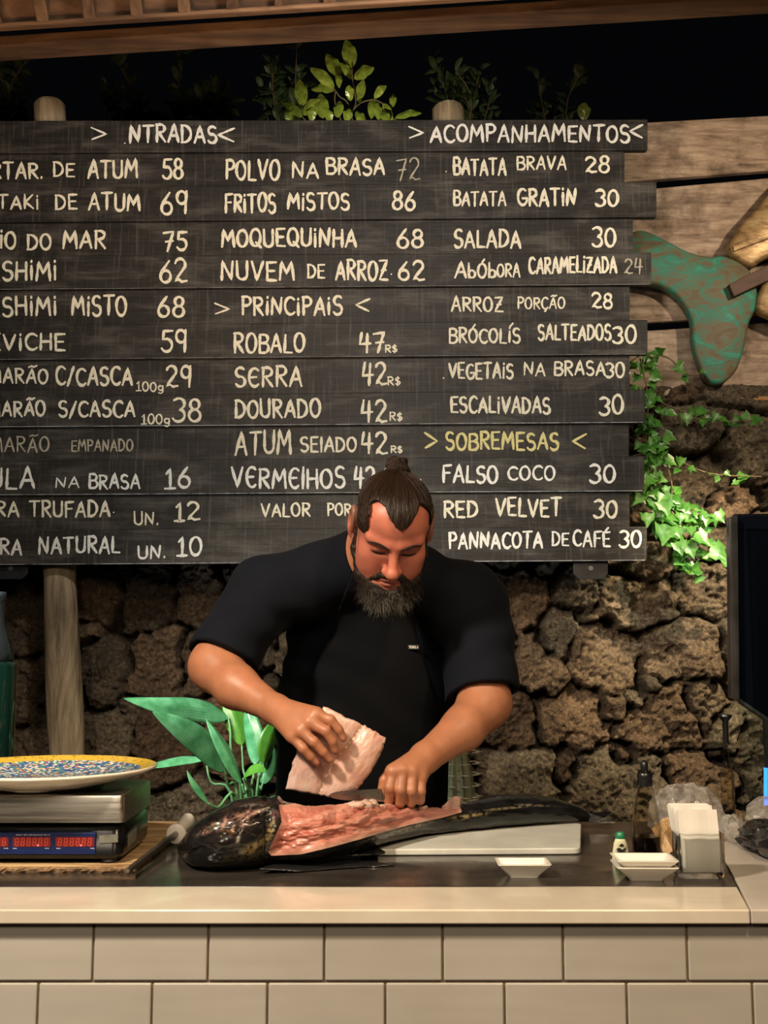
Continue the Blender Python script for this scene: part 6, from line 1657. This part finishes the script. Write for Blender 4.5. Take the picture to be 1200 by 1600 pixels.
# tiny woven label with white lettering
lp = march(lambda p: np.minimum(shirt(p), apron(p)), 646, 1011); s_ = 1/PPM(1011, lp.y)
m_lbl = plain('black_label', (0.006, 0.006, 0.007), 0.6)
lb = MB().box(lp.x-9*s_, lp.x+9*s_, lp.y-0.006, lp.y-0.0035, lp.z-3.6*s_, lp.z+3.6*s_).obj('woven_label', m_lbl, apo)
mb = MB(); cx0 = 0; word = 'TENOLA'
tot = sum(GL[c][0]+.22 for c in word)-.22; sc1 = 14*s_/tot
for ch in word:
    for stq in GL[ch][1]:
        for a, c in zip(stq[:-1], stq[1:]):
            A = Vector((lp.x-7*s_+(cx0+a[0])*sc1, lp.y-0.0063, lp.z-1.9*s_+a[1]*3.8*s_)); C_ = Vector((lp.x-7*s_+(cx0+c[0])*sc1, lp.y-0.0063, lp.z-1.9*s_+c[1]*3.8*s_))
            t = (C_-A); L = t.length
            if L < 1e-6: continue
            t /= L; nn = Vector((-t.z, 0, t.x))*0.45*s_; mb.add([A-nn, C_-nn, C_+nn, A+nn], [(0, 1, 2, 3)])
    cx0 += GL[ch][0]+.22
mb.obj('lettering', m_white, lb)
# trousers and shoes (behind the counter)
HIPL = PE+vecf((-.105, .02, -.06)); HIPR = PE+vecf((.105, .02, -.06))
FTL = vecf((PE[0]-.14, 3.12, .07)); FTR = vecf((PE[0]+.15, 3.12, .07)); KNL = (HIPL+FTL)/2+vecf((0, -.03, 0)); KNR = (HIPR+FTR)/2+vecf((0, -.03, 0))
def trousers(p):
    l = smin(rcone(p, HIPL, KNL, .118, .085), rcone(p, KNL, FTL, .085, .068), .04); r = smin(rcone(p, HIPR, KNR, .118, .085), rcone(p, KNR, FTR, .085, .068), .04)
    d = smin(smin(l, r, .03), ell(p, PE+vecf((0, 0, -.03)), (.225, .160, .15)), .06)
    return smax(smax(d, .06-p[:, 2], .006), p[:, 2]-1.0, .01)
V, Q = SDF.mesh(trousers, (-0.42, 2.78, 0.0), (0.36, 3.36, 1.06), 0.010)
make('trousers', V, Q, m_trs, person, smooth=True)
for F in (FTL, FTR):
    def shoe(p, F=F):
        d = smin(ell(p, F+vecf((0, -.06, -.035)), (.050, .125, .045)), ell(p, F+vecf((0, .03, -.01)), (.046, .060, .06)), .03)
        return smax(d, 0.0025-p[:, 2], .004)
    V, Q = SDF.mesh(shoe, tuple(F+vecf((-.09, -.24, -.09))), tuple(F+vecf((.09, .14, .09))), 0.006)
    make('shoe', V, Q, m_blk2, person, smooth=True)

# hair: pulled back into a topknot, shaved sides
def hairline(x, y):
    "lowest local z that carries hair"
    ax_ = np.abs(x-.006)
    front = .058+np.clip(ax_/.036, 0, 1)**1.4*.034
    side = -.012+np.clip((.02-y)/.09, 0, 1)*.03
    back = -.05
    w1 = np.clip((y+.045)/.03, 0, 1); w1 = np.where(ax_ > .064, 1, w1)
    z = front*(1-w1)+side*w1
    w2 = np.clip((y-.03)/.04, 0, 1)
    return z*(1-w2)+back*w2
BUN = vecf((0.0, .056, .077))
def cran(p):
    d = ell(p, (0, 0.008, 0.021), (.0755, .090, .080))
    d = smin(d, ell(p, (0, -.042, .042), (.064, .050, .052)), .03)
    return smin(d, ell(p, (0, -.026, -.035), (.064, .064, .088)), .03)
def hairf(p):
    l = ((p-HC)@HR)/HS
    c = cran(l)
    thick = .0025+.0065*np.clip((l[:, 2]-.035)/.03, 0, 1)
    q = l-BUN; ang = np.arctan2(q[:, 0], -q[:, 1]); r = np.linalg.norm(q, axis=1)
    st_ = 0.0006*np.sin(ang*34+np.sin(r*60)*0.8)+0.0004*np.sin(ang*83+1.0)
    d = c-thick+st_*np.clip((l[:, 2]-.03)/.03, 0, 1)
    d = smax(d, (hairline(l[:, 0], l[:, 1])-l[:, 2])*0.75, .004)
    q2 = q-vecf((.002, .016, .020))
    bn = ell(q2, (0, 0, 0), (.0245, .023, .0225))+0.003*np.sin(np.arctan2(q2[:, 1], q2[:, 0])*3+q2[:, 2]*180)+0.0012*np.sin(np.arctan2(q2[:, 1], q2[:, 0])*17+q2[:, 2]*90)
    d = smin(d, bn, .005)
    return d*HS
V, Q = SDF.mesh(hairf, tuple(HC-0.20), tuple(HC+0.22), 0.0020)
def hair_mat(name, dark, light, stops=(.35, .70)):
    m, nt, b = new_mat(name); setc(b, dark, 0.46, spec=0.28)
    a = nt.nodes.new('ShaderNodeAttribute'); a.attribute_name = 'strand'
    mp = nt.nodes.new('ShaderNodeMapping'); mp.inputs['Scale'].default_value = (46, 5, 1); nt.links.new(a.outputs['Vector'], mp.inputs['Vector'])
    f = noise(nt, mp.outputs[0], 1.0, 5, 0.65); nt.links.new(ramp(nt, f, [(stops[0], dark), (stops[1], light)]), b.inputs['Base Color']); bump(nt, b, f, 0.6, 0.004)
    return m
m_hair = hair_mat('brown_hair', (0.006, 0.0035, 0.0025), (0.034, 0.016, 0.008))
ho = make('hair', V, Q, m_hair, person, smooth=True)
Vl = ((V-HC)@HR)/HS-BUN
vattr(ho, 'strand', np.stack([np.arctan2(Vl[:, 0], -Vl[:, 1]), np.linalg.norm(Vl, axis=1)*8, Vl[:, 2]*0], 1), 'FLOAT_VECTOR')
rg = np.random.default_rng(31)
sel = np.where((Vl[:, 2]+BUN[2] > .036) & (np.linalg.norm(Vl, axis=1) > .05))[0]
L_ = Vl[sel[rg.integers(len(sel), size=2600)]]+BUN
tr_ = [L_]; N_ = len(L_)
def hl(l): return hairf((HC+HS*(l@HR.T)).astype(np.float32))/HS
def gradh(l):
    e = 0.002; return np.stack([hl(l+np.eye(3)[k]*e)-hl(l-np.eye(3)[k]*e) for k in range(3)], 1)/(2*e)
cur = L_.astype(np.float32)
for k in range(6):
    dv_ = BUN-cur; ds = np.linalg.norm(dv_, axis=1)[:, None]; g_ = gradh(cur); g_ /= np.linalg.norm(g_, axis=1)[:, None]+1e-6
    dv_ = dv_-g_*(dv_*g_).sum(1)[:, None]; dv_ /= np.linalg.norm(dv_, axis=1)[:, None]+1e-6
    cur = cur+dv_*np.minimum(.013, ds*.25); d_ = hl(cur)[:, None]; cur = (cur-g_*(d_-.0006)).astype(np.float32); tr_.append(cur)
tr_ = np.stack(tr_, 1); tr_ = tr_[(np.linalg.norm(np.diff(tr_, axis=1), axis=2) < .018).all(1) & (np.abs(tr_[:, :, 0]).max(1) < .084)]; N_ = len(tr_); jit = rg.normal(size=(N_, 1, 3))*.0006; tr_ = tr_+jit
W_ = HC+HS*(tr_@HR.T)
mb = MB()
for k in range(N_): mb.tube(list(W_[k]), [.0003, .00055, .00055, .00055, .00055, .0005, .0003], 3, cap=False)
so = mb.obj('hair_strands', m_hair, ho, smooth=True)
vattr(so, 'strand', np.repeat(np.stack([rg.uniform(0, 9, N_), rg.uniform(0, 9, N_), np.zeros(N_)], 1), 21, 0), 'FLOAT_VECTOR')
# beard with moustache, grey at the tip
DN = vecf((0, 0, -1.0))
ch0 = h2w((0, -.080, -.118)); tipb = J(591, 933, 2.525)
def beardf(p):
    l = ((p-HC)@HR)/HS
    d = None
    for s in (-1, 1):
        e = chain(l, [(s*.0715, -.004, -.010), (s*.068, -.018, -.058), (s*.050, -.056, -.094), (s*.020, -.082, -.116)], (.0065, .013, .020, .025), .012)
        d = e if d is None else smin(d, e, .02)
    d = smin(d, ell(l, (0, -.080, -.122), (.034, .022, .024)), .02)
    for s in (-1, 1):
        e = chain(l, [(s*.002, -.0975, -.0630), (s*.020, -.0925, -.0660), (s*.036, -.078, -.084), (s*.040, -.070, -.100)], (.0055, .0058, .0075, .010), .004)
        d = smin(d, e, .006)
    d = d*HS
    d = smin(d, rcone(p, ch0, tipb, .033, .015), .03)
    for dx, dz in ((-.018, .012), (.022, .010)): d = smin(d, rcone(p, ch0+vecf((dx, 0, 0)), tipb+vecf((dx*1.2, 0, dz)), .026, .008), .02)
    m = ell(l, (0, -.104, -.0840), (.0215, .034, .0140))
    ms = rcone(l, (-.016, -.0965, -.0645), (.016, -.0965, -.0645), .0045, .0045)*HS
    d = np.minimum(smax(d, -m*HS, .004), ms)
    q = p*vecf((1, 1, .25))
    return d+0.0013*np.sin(p[:, 0]*620+np.sin(p[:, 2]*90)*2)*np.sin(p[:, 1]*530)+0.0008*np.sin(p[:, 2]*340+p[:, 0]*250)
V, Q = SDF.mesh(beardf, tuple(HC+vecf((-.16, -.22, -.30))), tuple(HC+vecf((.14, .12, .08))), 0.0022)
m_beard = hair_mat('dark_beard', (0.008, 0.0055, 0.004), (0.032, 0.020, 0.013)); m_grey = hair_mat('grey_beard', (0.05, 0.045, 0.036), (0.26, 0.235, 0.19))
bo = make('beard', V, Q, m_beard, person, smooth=True)
vattr(bo, 'strand', np.stack([V[:, 0]*14+V[:, 1]*9, V[:, 2]*10, V[:, 1]*4], 1), 'FLOAT_VECTOR')
rg = np.random.default_rng(21)
def strands(n, fn, nm, mat, par, r0=0.0007):
    mb = MB()
    for k in range(n):
        pts = fn(k); mb.tube(pts, [r0, r0*0.85, r0*0.2][:len(pts)] if len(pts) == 3 else r0, 4, cap=False)
    o = mb.obj(nm, mat, par, smooth=True)
    vv = np.array(mb.v); vattr(o, 'strand', np.stack([vv[:, 0]*40, vv[:, 2]*4, vv[:, 1]*20], 1), 'FLOAT_VECTOR'); return o
Vb_ = ((V-HC)@HR)/HS
bi = np.where((V[:, 2] < ch0[2]+0.015) & ~((np.abs(Vb_[:, 0]) < .027) & (Vb_[:, 2] > -.099)))[0]; front = bi[V[bi, 1] < np.median(V[bi, 1])+0.02]
def bs_(lo_, hi_, L0, L1, spread):
    sel = front[(V[front, 2] > lo_) & (V[front, 2] < hi_)]
    def f(k):
        p = V[sel[rg.integers(len(sel))]]; d = np.array([(p[0]-tipb[0])*2.0+rg.normal()*spread, -.12+rg.normal()*spread*.8, -1.0]); d /= np.linalg.norm(d); L = rg.uniform(L0, L1)
        cu = rg.normal(size=3)*0.006; return [p-d*.002, p+d*L*.55+cu, p+d*L+cu*1.5]
    return f
zt0 = float(tipb[2])
strands(800, bs_(zt0-.03, zt0+.018, .008, .020, .24), 'grey_strands', m_grey, bo, .00042)['label'] = 'grey hairs at the beard tip'
strands(1300, bs_(zt0+.00, zt0+.13, .008, .020, .35), 'dark_strands', m_beard, bo, .00042)
# brows, lashes, eyes
m_brow = hair_mat('brow_hair', (0.008, 0.005, 0.004), (0.018, 0.011, 0.008)); m_brow.node_tree.nodes['Principled BSDF'].inputs['Roughness'].default_value = 0.8
for s in (-1, 1):
    pts = [face_pt(s*x, z, -.0004) for x, z in ((.012, .0090), (.022, .0130), (.034, .0160), (.046, .0150), (.055, .0105))]
    c = catmull(pts, 5); n = len(c)
    MB().tube(c, [.0016+.0016*math.sin(math.pi*min(1, (i/(n-1))*0.9+.12)) for i in range(n)], 8).obj('eyebrow', m_brow, person, smooth=True)
    pts = [face_pt(s*x, z, .0002) for x, z in ((.017, -.0105), (.024, -.0128), (.032, -.0138), (.040, -.0128), (.047, -.0095))]
    MB().tube(catmull(pts, 5), .0013, 6).obj('eyelash', m_brow, person, smooth=True)
m_band = plain('dark_hair_band', (0.01, 0.008, 0.008), 0.6)
bc = h2w(BUN+vecf((0, .004, .004))); bd = h2w(BUN+vecf((0, .014, .028)))-h2w(BUN); bd /= np.linalg.norm(bd)
a1 = np.cross(bd, vecf((1, 0, 0))); a1 /= np.linalg.norm(a1); a2 = np.cross(bd, a1)
MB().tube([Vector((bc+0.0165*(math.cos(t)*a1+math.sin(t)*a2)).tolist()) for t in np.linspace(0, 2*math.pi, 25)], .0042, 8, cap=False).obj('hair_band', m_band, person, smooth=True)
